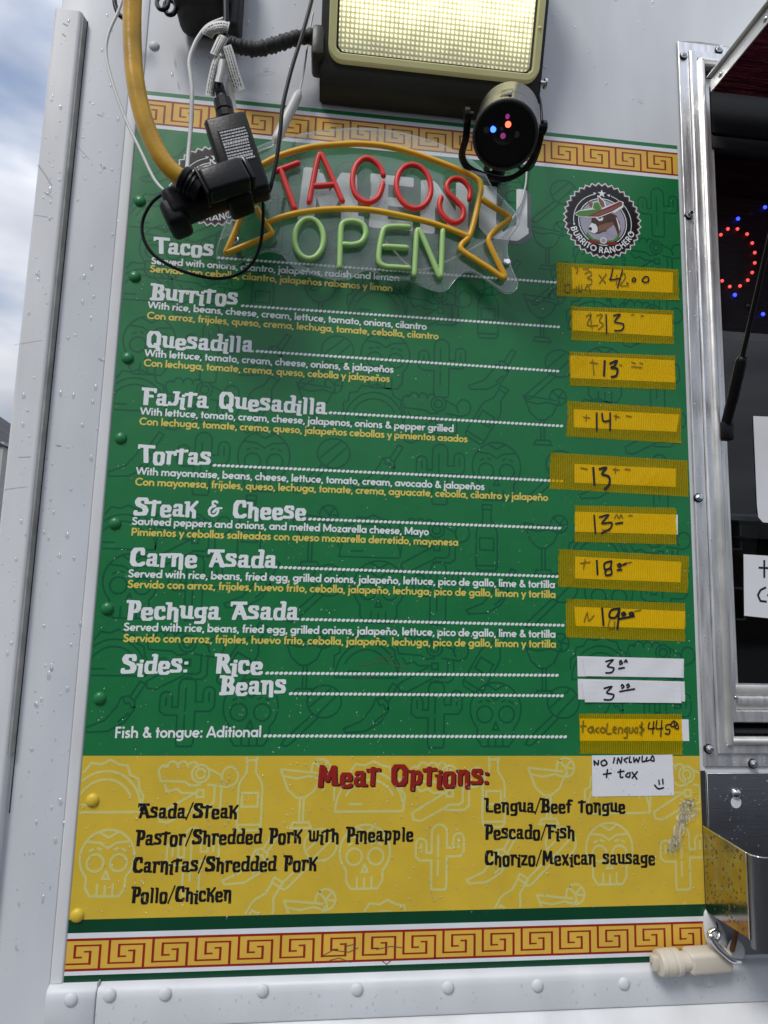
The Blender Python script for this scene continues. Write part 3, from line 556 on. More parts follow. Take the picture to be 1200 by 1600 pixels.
prism_xz('post_gap', [(-0.0890, 0.0020), (-0.0886, 0.0024), (-0.0878, 0.0022), (-0.0876, 0.0017)], 0.16, 1.357, M['grime'], post)
# bottom rail in two lengths, and the flaring skirt below it
def rail(x0, x1):
    prof = [(-0.0535, 0.0005), (-0.0550, 0.0070), (-0.0570, 0.0110), (-0.0605, 0.0135), (-0.0680, 0.0140), (-0.1000, 0.0140), (-0.1035, 0.0125), (-0.1045, 0.0)]
    v = []
    for x in (x0, x0 + 0.0015, x1 - 0.0015, x1):
        e = 0.9 if x in (x0, x1) else 1.0
        v += [(x, -d * e, z) for z, d in prof]
    n = len(prof); f = []
    for s in range(3):
        f += [(s * n + k, s * n + k + 1, (s + 1) * n + k + 1, (s + 1) * n + k) for k in range(n - 1)]
    f += [tuple(range(n)), tuple(range(3 * n, 4 * n))[::-1]]
    o = mesh_obj('bottom_rail', v, f, M['paint'], T)
    bm = bmesh.new(); bm.from_mesh(o.data); bmesh.ops.recalc_face_normals(bm, faces=bm.faces[:]); bm.to_mesh(o.data); bm.free()
    return smooth_by_angle(o, 50)
r0 = rail(-0.0165, 0.0455); r1 = rail(0.0470, 2.98)
box('rail_joint_sealant', 0.0452, 0.0473, -0.0085, -0.001, -0.1040, -0.0510, M['sealant'], r1)
sk, sf = [], []
for x, e in ((-0.016, 0.0), (-0.012, 0.7), (0.004, 0.93), (0.03, 1.0), (2.98, 1.0)):
    sk += [(x, -0.0035 - (d - 0.0035) * e, z) for d, z in ((0.004, -0.1046), (0.0120, -0.1056), (0.060, -0.150), (0.075, -0.20), (0.075, -0.90))]
for a in range(4):
    sf += [(a * 5 + k, a * 5 + k + 1, a * 5 + 6 + k, a * 5 + 5 + k) for k in range(4)]
mesh_obj('skirt_panel', sk, sf, M['paint2'], T, smooth=True)
# rivets: one dome, shared
def dome_mesh(name, r, h, m, seg=14, rings=4):
    v, f = [], []
    for i in range(rings):
        a = R(90 * i / rings)
        for k in range(seg):
            b = 2 * math.pi * k / seg; v.append((r * math.cos(a) * math.cos(b), -h * math.sin(a), r * math.cos(a) * math.sin(b)))
    v.append((0, -h, 0))
    for i in range(rings - 1):
        for k in range(seg):
            a, b = i * seg + k, i * seg + (k + 1) % seg; f.append((a, b, b + seg, a + seg))
    for k in range(seg): f.append(((rings - 1) * seg + k, (rings - 1) * seg + (k + 1) % seg, len(v) - 1))
    me = bpy.data.meshes.new(name); me.from_pydata(v, [], f); me.materials.append(m)
    me.polygons.foreach_set('use_smooth', [True] * len(f)); me.update()
    return me
def put(name, me, loc, parent, rot=None):
    o = bpy.data.objects.new(name, me); link(o, parent); o.location = loc
    if rot: o.rotation_euler = rot
    return o
RIV = dome_mesh('rivet', 0.0086, 0.0042, M['paint'])
for px, py in ((111, 1562), (171, 1555), (258, 1553), (410, 1548), (558, 1546), (700, 1543), (840, 1540), (975, 1537), (1108, 1532)):
    q = P(px, py, 0.014); put('rivet', RIV, (q.x, -0.0139, q.z), r0 if px < 150 else r1)
q = P(241, 72, 0); put('rivet', RIV, (q.x, 0.0001, q.z), wall)
for z in (1.47, 1.60): put('rivet', RIV, (q.x, 0.0001, z), wall)
# scratches and scuffs on the paint
def scuffs():
    st = []
    for pts, w in (([(66, 268), (78, 285), (87, 300)], 2.2), ([(75, 310), (88, 318)], 1.0), ([(90, 350), (60, 345)], 0.6), ([(157, 258), (166, 264)], 1.8), ([(155, 560), (160, 564)], 2.6),
                   ([(152, 180), (162, 183)], 0.8), ([(36, 718), (55, 717)], 1.2), ([(8, 768), (50, 763)], 0.6), ([(2, 790), (14, 786)], 0.8), ([(88, 696), (96, 697)], 1.8), ([(120, 228), (140, 250)], 0.6),
                   ([(168, 634), (169, 620), (176, 614), (181, 614)], 0.9), ([(996, 157), (1004, 160)], 1.0), ([(278, 128), (279, 138)], 1.0), ([(273, 92), (274, 104)], 1.0), ([(412, 110), (420, 108)], 1.4), ([(30, 545), (72, 538)], 0.5), ([(400, 118), (430, 112)], 0.7), ([(104, 50), (112, 54)], 2.0), ([(103, 66), (108, 70)], 2.2)):
        onp = all(p[0] < 150 - 0.13 * p[1] for p in pts) and pts[0][0] < 135 - (pts[0][1] - 28) * 0.1015
        st.append((thick([W(*p) for p in pts], w * 0.00088), onp))
    stroke_polys('paint_scratch', [s for s, o in st if not o], M['scuff'], wall, 0.0021)
    stroke_polys('paint_scratch', [[[(x + 0.0006, z) for x, z in q] for q in s] for s, o in st if o], M['scuff'], post, 0.01515)
scuffs()

# ---- serving window: flange, strip, bead, sash, panes
def ring(name, x0, x1, z0, z1, w, d0, d1, m, parent, bev=0.0008):
    """mitred rectangular frame: outer rectangle, face width w, from depth d0 (back) to d1 (front)"""
    v = []; f = []
    e = bev
    rows = [(0, d0), (0, d1 - e), (e, d1), (w - e, d1), (w, d1 - e), (w, d0)]
    for ins, d in rows:
        for x, z in ((x0 + ins, z0 + ins), (x1 - ins, z0 + ins), (x1 - ins, z1 - ins), (x0 + ins, z1 - ins)): v.append((x, -d, z))
    for r_ in range(len(rows) - 1):
        for k in range(4):
            n = (k + 1) % 4; f.append((r_ * 4 + k, r_ * 4 + n, r_ * 4 + 4 + n, r_ * 4 + 4 + k))
    return mesh_obj(name, v, f, m, parent)
fl = ring('serving_window', 0.9070, 1.990, 0.2190, 1.4480, 0.0185, 0.0, 0.0040, M['alu'], T)
ring('window_strip', 0.9262, 1.9708, 0.2382, 1.4288, 0.0135, 0.0, 0.0085, M['alu'], fl, 0.0015)
# round bead along the opening
bx0, bx1, bz0, bz1 = 0.9445, 1.9505, 0.2580, 1.4080
for a, b in (((bx0, bz0 - 0.003), (bx0, bz1)), ((bx0 + 0.001, bz0), (bx1, bz0)), ((bx1, bz0), (bx1, bz1)), ((bx0, bz1), (bx1, bz1))):
    tube('window_bead', [(a[0], -0.0085, a[1]), (b[0], -0.0085, b[1])], 0.0062, M['alu2'], fl, 10, n=1)
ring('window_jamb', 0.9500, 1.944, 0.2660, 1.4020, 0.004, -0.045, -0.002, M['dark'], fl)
sash = ring('window_sash', 0.9540, 1.940, 0.2800, 1.3960, 0.0190, -0.040, -0.010, M['alu'], fl, 0.002)
ring('sash_lip', 0.9735, 1.9205, 0.2995, 1.3765, 0.0075, -0.040, -0.016, M['alu2'], sash, 0.0015)
box('sill_rail', 0.9745, 1.92, 0.012, 0.030, 0.3072, 0.3200, M['alu'], sash, 0.002)
box('sill_rail', 0.9745, 1.92, 0.014, 0.032, 0.3205, 0.3380, M['alu2'], sash, 0.003)
box('header_rail', 0.9745, 1.92, 0.010, 0.032, 1.290, 1.374, M['dark2'], sash, 0.003)
box('header_rail', 0.9745, 1.92, 0.012, 0.034, 1.262, 1.287, M['dark'], sash, 0.003)
box('pane', 0.975, 1.92, 0.024, 0.028, 0.338, 1.37, M['pane'], sash)
# hex bolts with washers
def hexbolt(px, py, d, parent):
    q = P(px, py, d); Mx = frame_m((q.x, -d, q.z), (random.uniform(-.1, .1), -1, 0.08), (0, 0, 1))
    b = lathe('bolt', Mx, [(0.0072, -0.002), (0.0074, 0.0012), (0.0062, 0.0022)], M['rubber'], parent, 18)
    lathe('bolt_washer', Mx, [(0.0060, 0.0021), (0.0060, 0.0032), (0.0052, 0.0036)], M['bolt'], b, 16)
    lathe('bolt_head', Mx, [(0.0043, 0.0034), (0.0043, 0.0075), (0.0034, 0.0084)], M['chrome'], b, 6, 20)
for px, py in ((1068, 88), (1123, 79), (1076, 337), (1091, 778), (1107, 1170), (1176, 1193)): hexbolt(px, py, 0.0042, fl)
q = P(1149, 1090, -0.012); put('rivet', dome_mesh('sash_screw', 0.0035, 0.002, M['bolt'], 10, 3), (q.x, 0.010, q.z), sash)
stroke_polys('corner_sealant', [thick([W(1062, 66), W(1090, 67), W(1120, 71), W(1150, 78)], 0.0022), thick([(0.9062, 0.22), (0.9060, 0.6), (0.9063, 1.0), (0.9060, 1.446)], 0.0018)], M['sealant'], fl, 0.0012)

# ---- the raised awning and its gas strut
hx = P(1113, 140, 0.02).x
def on_x(px, py, x):
    v = ROT @ Vector((px - 600, 800 - py, -FPX)); return CAM + v * ((x - CAM.x) / v.x)
hA = on_x(1112, 143, hx); hB = on_x(1200, 36, hx); hC = on_x(1112, 118, hx); hD = on_x(1200, 7, hx)
dirA = (hB - hA).normalized(); Lw = 0.75
aw1 = hA + dirA * Lw; up = Vector((0, -dirA.z, dirA.y)); up = up if up.z > 0 else -up
Wd = 0.96
def slab(name, o, u, lu, v, lv, w, lw, m, parent):
    o = Vector(o); u = Vector(u) * lu; v = Vector(v) * lv; w = Vector(w) * lw
    vv = [o, o + u, o + u + v, o + v, o + w, o + u + w, o + u + v + w, o + v + w]
    ob = mesh_obj(name, vv, [(0, 1, 2, 3), (7, 6, 5, 4), (0, 4, 5, 1), (1, 5, 6, 2), (2, 6, 7, 3), (3, 7, 4, 0)], m, parent)
    bm = bmesh.new(); bm.from_mesh(ob.data); bmesh.ops.recalc_face_normals(bm, faces=bm.faces[:]); bm.to_mesh(ob.data); bm.free()
    return ob
M['awn'] = mat('brushed_dark_steel', (0.27, 0.06, 0.085), 0.26, metal=1.0, var=0.5, vscale=5, bump=0.0014, bscale=22, bmap=(1, 30, 30), rvar=0.1)  # red LED reflections painted into the base colour of the underside
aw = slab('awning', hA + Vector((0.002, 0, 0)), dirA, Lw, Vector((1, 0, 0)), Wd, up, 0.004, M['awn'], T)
slab('awning_top', hA + Vector((0.002, 0, 0)) + up * 0.020, dirA, Lw, Vector((1, 0, 0)), Wd, up, 0.004, M['alu2'], aw)
slab('edge_angle', hA + Vector((0.0, 0, 0)) - up * 0.001, dirA, Lw, Vector((-1, 0, 0)), 0.0020, up, 0.0215, M['alu2'], aw)
slab('edge_lip', hA + Vector((0.003, 0, 0)) + up * 0.0245, dirA, Lw, Vector((-1, 0, 0)), 0.012, up, 0.0016, M['alu2'], aw)
for k in range(6):
    c = hA + dirA * (0.026 + k * 0.105) + up * 0.0085
    put('rivet', dome_mesh('awning_rivet', 0.0046, 0.0032, M['bolt'], 12, 3), (c.x - 0.0021, c.y, c.z), aw, (0, 0, R(-90)))
s0 = P(1135, 664, 0.012); s1 = on_x(1195, 405, 1.04)
s1 = P(1195, 405, 0.16); sdir = (s1 - s0).normalized()
st_ = tube('gas_strut', [s0 + sdir * 0.0, s0 + sdir * 0.105], 0.0085, M['black'], aw, 12, n=1)
tube('strut_rod', [s0 + sdir * 0.10, s0 + sdir * 0.75], 0.0035, M['black2'], st_, 8, n=1)
Mx = frame_m(P(1134, 674, 0.012), (1, 0, -0.05), (0, 0, 1))
lbox('strut_bracket', Mx, 0.020, 0.016, 0.030, M['black'], st_, 0.003)

# ---- stainless sheet and tray under the window
sh = box('steel_splash_panel', 0.9085, 2.0, -0.0042, -0.001, -0.046, 0.2095, M['steel'], T, 0.0004, 1)
def disc(name, c, r, y, m, parent, n=20, ex=None):
    return mesh_obj(name, [(c[0] + r * math.cos(2 * math.pi * k / n), y, c[1] + r * math.sin(2 * math.pi * k / n)) for k in range(n)], [tuple(range(n))], m, parent)
kc = W(1147, 1252); kt = W(1147, 1238)
kh = [(kc[0] + 0.0085 * math.cos(R(a)), kc[1] + 0.0085 * math.sin(R(a))) for a in range(-245, 66, 15)]
polys('keyhole', [kh + [(kt[0] + 0.0036, kt[1]), (kt[0] - 0.0036, kt[1])]], M['paint'], sh, 0.0045)
put('panel_screw', dome_mesh('panel_screw', 0.0078, 0.0055, M['chrome'], 16, 4), (kt[0], -0.0046, kt[1]), sh)
tx = P(1098, 1290, 0.004).x; zt = P(1098, 1290, 0.004).z; td = 0.098; zb = P(1103, 1424, 0.004).z; zf = on_x(1180, 1474, tx).z
tray = mesh_obj('steel_tray', [(tx, -0.0045, zt), (tx, -td, zt), (tx, -td, zf), (tx, -0.0045, zb), (tx + 0.0012, -0.0045, zt), (tx + 0.0012, -td, zt), (tx + 0.0012, -td, zf), (tx + 0.0012, -0.0045, zb)],
                [(0, 1, 2, 3), (7, 6, 5, 4), (0, 4, 5, 1), (1, 5, 6, 2), (2, 6, 7, 3), (3, 7, 4, 0)], M['mirror'], T)
bm = bmesh.new(); bm.from_mesh(tray.data); bmesh.ops.recalc_face_normals(bm, faces=bm.faces[:]); bm.to_mesh(tray.data); bm.free()
fp = [(tx + 0.0006 + 0.016 * (1 - math.cos(R(a))), -(td + 0.016 * math.sin(R(a)))) for a in range(0, 91, 15)] + [(tx + 0.5, -td - 0.016)]
v = [(x, y, zt) for x, y in fp] + [(x, y, zf - 0.01) for x, y in fp]; n = len(fp)
smooth_by_angle(mesh_obj('tray_front', v, [(k, k + n, k + n + 1, k + 1) for k in range(n - 1)], M['steel_d'], tray))
tube('tray_rim', [(tx, -0.006, zt), (tx, -td, zt)] + [(x, y, zt) for x, y in fp[1:]], 0.0011, M['chrome'], tray, 6, n=1)
box('panel_gap', 0.9005, 0.9080, -0.0012, -0.0002, -0.05, 0.212, M['grime'], sh)
box('tray_floor', tx + 0.002, tx + 0.5, -td, -0.0045, zf - 0.002, zf, M['steel'], tray)
tube('tray_side_seam', [(tx - 0.0002, -td, zt), (tx - 0.0002, -td, zf)], 0.0012, M['chrome'], tray, 6, n=1)

# ------------------------------------------------------------------ the menu
B = thing('menu_board', 'large green and yellow vinyl taco menu on the truck wall', 'menu', (0.45, 0, -0.0505))
BW = 0.9; TH = 0.0008
def band(name, z0, z1, m, x0=0.0, x1=BW): return box(name, x0, x1, -TH, -0.00005, z0, z1, m, B)
band('top_stripe', 1.2405, 1.2475, M['green']); band('white_stripe', 1.2335, 1.2405, M['vwhite']); band('key_border', 1.1905, 1.2335, M['gold'])
band('white_stripe', 1.1842, 1.1905, M['vwhite']); field = band('green_field', 0.2336, 1.1842, M['green']); yfield = band('yellow_field', 0.0235, 0.2336, M['yellow'])
band('bottom_stripe', 0.0068, 0.0235, M['dgreen']); band('white_stripe', 0.0, 0.0068, M['vwhite']); band('key_border', -0.0400, 0.0, M['gold'])
band('white_stripe', -0.0452, -0.0400, M['vwhite']); band('bottom_stripe', -0.0560, -0.0452, M['dgreen'])
# a thin bare vinyl margin on the left of the border
def key(zb, zt_, x_off):
    pit = 0.0566; h = zt_ - zb; w = 0.0027; st = []
    st.append([[(0, zt_ - 0.0030), (BW, zt_ - 0.0030), (BW, zt_), (0, zt_)]]); st.append([[(0, zb), (BW, zb), (BW, zb + 0.0028), (0, zb + 0.0028)]])
    k = -1
    while k * pit + x_off < BW:
        x = k * pit + x_off
        for pl in ([(0, 0.03), (0, 0.78), (0.57, 0.78), (0.57, 0.41), (0.43, 0.41)], [(0.79, 0.97), (0.79, 0.22), (0.22, 0.22), (0.22, 0.58), (0.39, 0.58)]):
            for (ax, ay), (bx_, by) in zip(pl, pl[1:]):
                A_ = (x + ax * pit, zt_ - ay * h); B_ = (x + bx_ * pit, zt_ - by * h)
                vert = abs(A_[0] - B_[0]) < 1e-6; hw = w / 2 * (1.15 if vert else 0.75)
                lo, hi = (min(A_[0], B_[0]), max(A_[0], B_[0])); zl, zh = (min(A_[1], B_[1]), max(A_[1], B_[1]))
                e = w * 0.42
                if vert: r_ = (lo - hw, hi + hw, zl - (e if zl > zb + 0.004 else 0), zh + (e if zh < zt_ - 0.004 else 0))
                else: r_ = (lo - 0.0, hi + 0.0, zl - hw, zh + hw)
                a_, b_ = max(r_[0], 0), min(r_[1], BW)
                if b_ - a_ > 1e-4: st.append([[(a_, r_[2]), (b_, r_[2]), (b_, r_[3]), (a_, r_[3])]])
        k += 1
    return stroke_polys('key_pattern', st, M['red'], B, TH + 0.00012)
key(1.1905, 1.2335, W(1011, 255)[0] - 0.0566 * 15); key(-0.0400, 0.0, W(1050, 1465)[0] - 0.0566 * 15)

# ---- pale line drawings printed on the two fields
def motif(kind):
    c = lambda x, y, rx, ry=None, a0=0, a1=360, n=16: arc(x, y, rx, ry or rx, a0, a1, n)
    if kind == 'taco':
        return [[(-.5, -.28), (.5, -.28)] + c(.0, -.28, .5, .55, 0, 180, 16)[::1], c(0, -.28, .40, .44, 150, 30, 8), [(-.3, -.18), (-.12, -.18)],
                [(-.52, -.12), (-.52, .06), (-.44, .10), (-.42, .24), (-.30, .26), (-.22, .38), (-.08, .36), (.04, .42), (.16, .36), (.28, .34), (.32, .22), (.44, .16), (.46, .02), (.52, -.06), (.5, -.26)]]
    if kind == 'gun':
        return [c(-.42, .22, .08, .08, 60, 200, 6) + [(-.46, .08), (-.10, .06), (-.02, .0), (.12, .02)], [(-.42, .28)] + c(-.30, .26, .08, .1, 170, 10, 6) + c(-.15, .26, .08, .1, 170, 10, 6) + c(0, .25, .08, .1, 170, 10, 6),
                c(.12, .18, .13), c(.12, .18, .07), [(.22, .26), (.42, .16), (.46, .06)] + c(.56, .14, .12, .14, 220, -60, 12) + [(.52, -.02), (.40, .0), (.24, .02)],
                [(.34, 0), (.34, -.24), (.28, -.28), (.10, -.28)], [(.44, .0), (.44, -.30), (.36, -.36), (.06, -.36)], [(-.40, .02), (-.34, -.08), (-.22, -.04), (-.14, -.10), (.08, -.10)], [(.08, -.06), (.18, -.06), (.18, -.16), (.08, -.16), (.08, -.06)],
                [(.06, -.10), (-.36, -.34), (-.46, -.40), (-.44, -.50), (-.32, -.52), (.10, -.30)]]
    if kind == 'bottle' or kind == 'tilt':
        pl = [[(-.08, .60), (.08, .60), (.08, .52), (-.08, .52), (-.08, .60)], [(-.07, .52), (-.07, .34), (-.16, .20), (-.18, .12), (-.18, -.44), (-.14, -.5), (.14, -.5), (.18, -.44), (.18, .12), (.16, .20), (.07, .34), (.07, .52)],
              [(-.12, .04), (.12, .04), (.12, -.16), (-.12, -.16), (-.12, .04)], [(-.18, -.42), (.18, -.42)]]
        if kind == 'tilt':
            ca, sa = math.cos(R(-30)), math.sin(R(-30)); pl = [[(x * ca - y * sa, x * sa + y * ca) for x, y in p] for p in pl]
        return pl
    if kind == 'glass':
        return [[(-.34, .36), (.24, .30)], [(-.34, .36), (-.22, .06), (-.08, -.06), (.04, -.06), (.18, .04), (.28, .26)], [(-.28, .26), (-.10, .22), (.10, .26), (.24, .22)], [(-.03, -.06), (-.03, -.42)], [(.03, -.06), (.03, -.42)],
                [(-.16, -.50), (-.12, -.42), (.12, -.42), (.16, -.50), (-.16, -.50)], c(.28, .36, .15, .15, -120, 200, 14), [(.28, .36), (.38, .47)], [(.28, .36), (.18, .47)], [(.28, .36), (.42, .34)], [(.28, .36), (.32, .22)]]
    if kind == 'skull':
        return [c(0, .12, .42, .42, -28, 208, 20) + [(-.30, -.18), (-.30, -.34), (-.22, -.46), (.22, -.46), (.30, -.34), (.30, -.18), (.37, -.08)], c(-.18, .04, .13), c(.18, .04, .13), [(0, -.08), (-.05, -.2), (.05, -.2), (0, -.08)],
                [(-.12, -.28), (-.12, -.44)], [(0, -.30), (0, -.44)], [(.12, -.28), (.12, -.44)], [(-.32, .36), (-.12, .34), (0, .26), (.12, .34), (.32, .36)], [(-.14, .50), (0, .42), (.14, .50)],
                [(-.28, .22), (-.22, .25)], [(-.16, .26), (-.10, .24)], [(.10, .24), (.16, .26)], [(.22, .25), (.28, .22)]]
    if kind == 'cactus':
        return [[(-.11, -.52), (-.13, -.46), (-.13, -.06), (-.32, -.06), (-.40, .0), (-.40, .20)] + c(-.31, .20, .09, .09, 180, 0, 6) + [(-.22, .06), (-.13, .06), (-.13, .38)] + c(0, .38, .13, .13, 180, 0, 8) + [(.13, .14), (.24, .14), (.24, .28)] + c(.33, .28, .09, .09, 180, 0, 6) + [(.42, .08), (.36, .0), (.13, .0), (.13, -.46), (.11, -.52), (-.11, -.52)],
                [(-.02, .34), (-.02, .0)], [(-.02, -.06), (-.02, -.3)], [(.33, .28), (.33, .14)], [(-.31, .2), (-.31, .08)]]
    if kind == 'chili':
        return [[(.10, .22), (.0, .20), (-.06, .06), (-.22, -.14), (-.50, -.26), (-.46, -.32), (-.16, -.30), (.08, -.16), (.20, .02), (.20, .14), (.10, .22)], [(.02, .20), (.06, .10), (.12, .12), (.16, .04), (.21, .06)], [(.12, .20), (.26, .44), (.34, .40), (.19, .14)], [(.12, -.04), (-.02, -.16)]]
    if kind == 'maraca':
        return [c(.16, .20, .27, .25, 0, 360, 18), [(-.06, .12), (.26, .40)], [(.06, .0), (.36, .30)], [(-.02, .0), (-.44, -.38), (-.48, -.46), (-.40, -.48), (-.34, -.44), (.08, -.04)]]
    return []
def closed_pl(p): return len(p) > 4 and math.hypot(p[0][0] - p[-1][0], p[0][1] - p[-1][1]) < 1e-6
def clip_quad(q, x0, x1, z0, z1):
    def cl(p, f):
        r = []
        for i in range(len(p)):
            a, b = p[i], p[(i + 1) % len(p)]; fa, fb = f(a), f(b)
            if fa >= 0: r.append(a)
            if (fa >= 0) != (fb >= 0):
                t = fa / (fa - fb); r.append((a[0] + (b[0] - a[0]) * t, a[1] + (b[1] - a[1]) * t))
        return r
    for f in (lambda p: p[0] - x0, lambda p: x1 - p[0], lambda p: p[1] - z0, lambda p: z1 - p[1]):
        q = cl(q, f)
        if len(q) < 3: return None
    return q
def draw_motifs(rows, m, parent, z0, z1, w):
    for kinds, xs, zs, sc in rows:
        for k, x, z in zip(kinds, xs, zs):
            s = 0.1 * sc; st = []
            for pl in motif(k):
                cl = closed_pl(pl); q = [(x + a * s, z + b * s) for a, b in (pl[:-1] if cl else pl)]
                qs = [c for c in (clip_quad(t_, 0.0015, BW - 0.0015, z0, z1) for t_ in thick(q, w, cl, 0 if cl else w * 0.3)) if c]
                if qs: st.append(qs)
            if st: stroke_polys({'gun': 'hand_drawing', 'tilt': 'bottle_drawing'}.get(k, k + '_drawing'), st, m, parent, TH + 0.00010, 4e-6, 9)
AK = ['taco', 'gun', 'bottle', 'glass']; AK2 = ['taco', 'gun', 'tilt', 'glass']; BK = ['skull', 'cactus', 'chili', 'maraca']; BK2 = ['chili', 'cactus', 'skull', 'maraca']
def rowx(x0, n, pitch=0.0895): return [x0 + pitch * k for k in range(n)]
gz = lambda px, py: W(px, py)[1]
grows = []
for kinds, pxs, py, xx in ((BK2, None, 1.120, 0.055), (AK, None, 1.040, 0.04), (BK, None, 0.975, 0.055)):
    grows.append(([kinds[i % 4] for i in range(10)], rowx(xx, 10), [py + 0.004 * math.sin(i * 2.1) for i in range(10)], 0.86))
zA = [gz(776, 485), gz(775, 580), gz(780, 650), gz(780, 742), gz(775, 848), gz(586, 926), gz(481, 1030), gz(405, 1114)]
for i, (kinds, z) in enumerate(zip((AK, BK, AK2, BK2, AK, BK, AK2, BK2), zA)):
    x0 = W(245 if i < 4 else 200, 480 + 90 * i)[0] - 0.004
    x0 = 0.045 if i % 2 else 0.030
    grows.append(([kinds[k % 4] for k in range(10)], rowx(x0, 10), [z + 0.003 * math.sin(k * 1.7 + i) for k in range(10)], 0.92))
draw_motifs(grows, M['motg'], field, 0.2350, 1.1830, 0.0024)
ya = [('taco', 165, 1236), ('gun', 300, 1228), ('bottle', 391, 1243), ('glass', 472, 1240), ('taco', 578, 1236), ('gun', 690, 1228), ('bottle', 771, 1240), ('glass', 857, 1236), ('taco', 965, 1240), ('gun', 1062, 1228),
      ('skull', 167, 1352), ('cactus', 300, 1345), ('chili', 398, 1348), ('maraca', 485, 1340), ('skull', 570, 1342), ('cactus', 686, 1338), ('chili', 775, 1348), ('maraca', 862, 1336), ('skull', 952, 1337), ('cactus', 1066, 1340), ('tilt', 402, 1432), ('glass', 478, 1446), ('tilt', 790, 1424), ('glass', 872, 1436), ('taco', 600, 1455)]
for k, px, py in ya:
    x, z = W(px, py); draw_motifs([([k], [x], [z], {'taco': 0.98, 'gun': 0.92, 'bottle': 0.92, 'tilt': 0.9, 'glass': 0.92}.get(k, 0.85))], M['moty'], yfield, 0.0245, 0.2325, 0.0034)

# ---- lettering
def mk(name, st, m, d): return stroke_polys(name, st, m, B, d)
HD = 0.00105
def heading(s, a, b, h, m=None, d=HD, name='menu_heading', shadow=None, squash=1.0):
    st, w = disp_strokes(s); A_, B_ = W(*a), W(*b)
    pl = place(st, w, A_[0], A_[1], B_[0], B_[1], h)
    if shadow:
        stroke_polys(name + '_shadow', [[[(x + shadow[0], z + shadow[1]) for x, z in q] for q in s_] for s_ in pl], shadow[2], B, d - 0.00019)
    return mk(name, pl, m or M['twhite'], d)
def leader(a, b):
    A_, B_ = W(*a), W(*b); n = int((B_[0] - A_[0]) / 0.00655); pl = []
    for k in range(n):
        t = (k + 0.5) / n; x = A_[0] + (B_[0] - A_[0]) * t; z = A_[1] + (B_[1] - A_[1]) * t
        pl.append([(x + 0.0029 * math.cos(R(q)) + 0.0008 * math.sin(R(q)), z + 0.0023 * math.sin(R(q))) for q in range(0, 360, 36)])
    return polys('dot_leader', pl, M['twhite'], B, HD, 0)
def line(s, a, b, m, cap=0.0114, w=0.138, name='menu_line'):
    st, wd_ = sans_strokes(s, w); A_, B_ = W(*a), W(*b)
    return mk(name, place(st, wd_, A_[0], A_[1], B_[0], B_[1], cap / 0.72), m, HD)
EM = 0.0345
rows = [
 ('Tacos', (239, 396.5), (334, 402), (338, 403), (870, 442), 'Served with onions, cilantro, jalape\u00f1os, radish and lemon', (236, 413), (624, 440), 'Servido con cebolla, cilantro, jalape\u00f1os rabanos y limon', (234, 425.5), (613.5, 456)),
 ('Burritos', (234, 469.5), (372, 478), (376, 478), (875, 511.5), 'With rice, beans, cheese, cream, lettuce, tomato, onions, cilantro', (231, 482.5), (666.6, 516), 'Con arroz, frijoles, queso, crema, lechuga, tomate, cebolla, cilantro', (229.5, 498.5), (685, 531)),
 ('Quesadilla', (227, 544), (396, 551), (399, 549), (874, 580.5), 'With lettuce, tomato, cream, cheese, onions, & jalape\u00f1os', (226, 557.5), (615, 583), 'Con lechuga, tomate, crema, queso, cebolla y jalape\u00f1os', (224.5, 572.5), (609, 597.5)),
 ('Fajita Quesadilla', (220, 633), (511, 648), (513, 645), (880, 666), 'With lettuce, tomato, cream, cheese, jalapenos, onions & pepper grilled', (219, 648.5), (709, 675.5), 'Con lechuga, tomate, crema, queso, jalape\u00f1os cebollas y pimientos asados', (217.5, 664), (730.5, 691.5)),
 ('Tortas', (214.5, 723), (330, 728), (332, 727), (880, 752), 'With mayonnaise, beans, cheese, lettuce, tomato, cream, avocado & jalape\u00f1os', (212.5, 742), (757, 766), 'Con mayonesa, frijoles, queso, lechuga, tomate, crema, aguacate, cebolla, cilantro y jalape\u00f1o', (211, 758.5), (856, 783)),
 ('Steak & Cheese', (208, 806), (478.5, 812.5), (481, 811), (877, 825.5), 'Sauteed peppers and onions, and melted Mozarella cheese, Mayo', (206, 820), (670, 836.5), 'Pimientos y cebollas salteadas con queso mozarella derretido, mayonesa', (205, 837), (716, 853)),
 ('Carne Asada', (201, 885), (433, 888), (436, 886.5), (873, 901), 'Served with rice, beans, fried egg, grilled onions, jalape\u00f1o, lettuce, pico de gallo, lime & tortilla', (200, 902), (867, 919), 'Servido con arroz, frijoles, huevo frito, cebolla, jalape\u00f1o, lechuga, pico de gallo, limon y tortilla', (199, 918.5), (868, 934.5)),
 ('Pechuga Asada', (196, 968), (467, 969), (470, 967.5), (882, 977), 'Served with rice, beans, fried egg, grilled onions, jalape\u00f1o, lettuce, pico de gallo, lime & tortilla', (193, 985.5), (868, 996.5), 'Servido con arroz, frijoles, huevo frito, cebolla, jalape\u00f1o, lechuga, pico de gallo, limon y tortilla', (192, 1003), (868.7, 1012)),
]
for t_, a, b, c, d_, w1, wa, wb, y1, ya_, yb in rows:
    heading(t_, a, b, EM); leader(c, d_); line(w1, wa, wb, M['twhite']); line(y1, ya_, yb, M['tyel'])
heading('Sides:', (188, 1053), (295, 1052), EM); heading('Rice', (334, 1052), (411, 1053), EM); leader((414, 1051.5), (873, 1055))
heading('Beans', (342, 1086), (447.5, 1084.5), EM); leader((451, 1083.5), (881, 1087))
line('Fish & tongue: Aditional', (179, 1153), (408.5, 1151.5), M['twhite'], 0.0152, 0.125, 'menu_heading'); leader((411, 1149.5), (886, 1151))
SHD = (0.0016, -0.0014, M['tblack'])
heading('Meat Options:', (494, 1229), (765, 1226.5), 0.0385, M['red'], 0.0013, 'section_title', SHD)
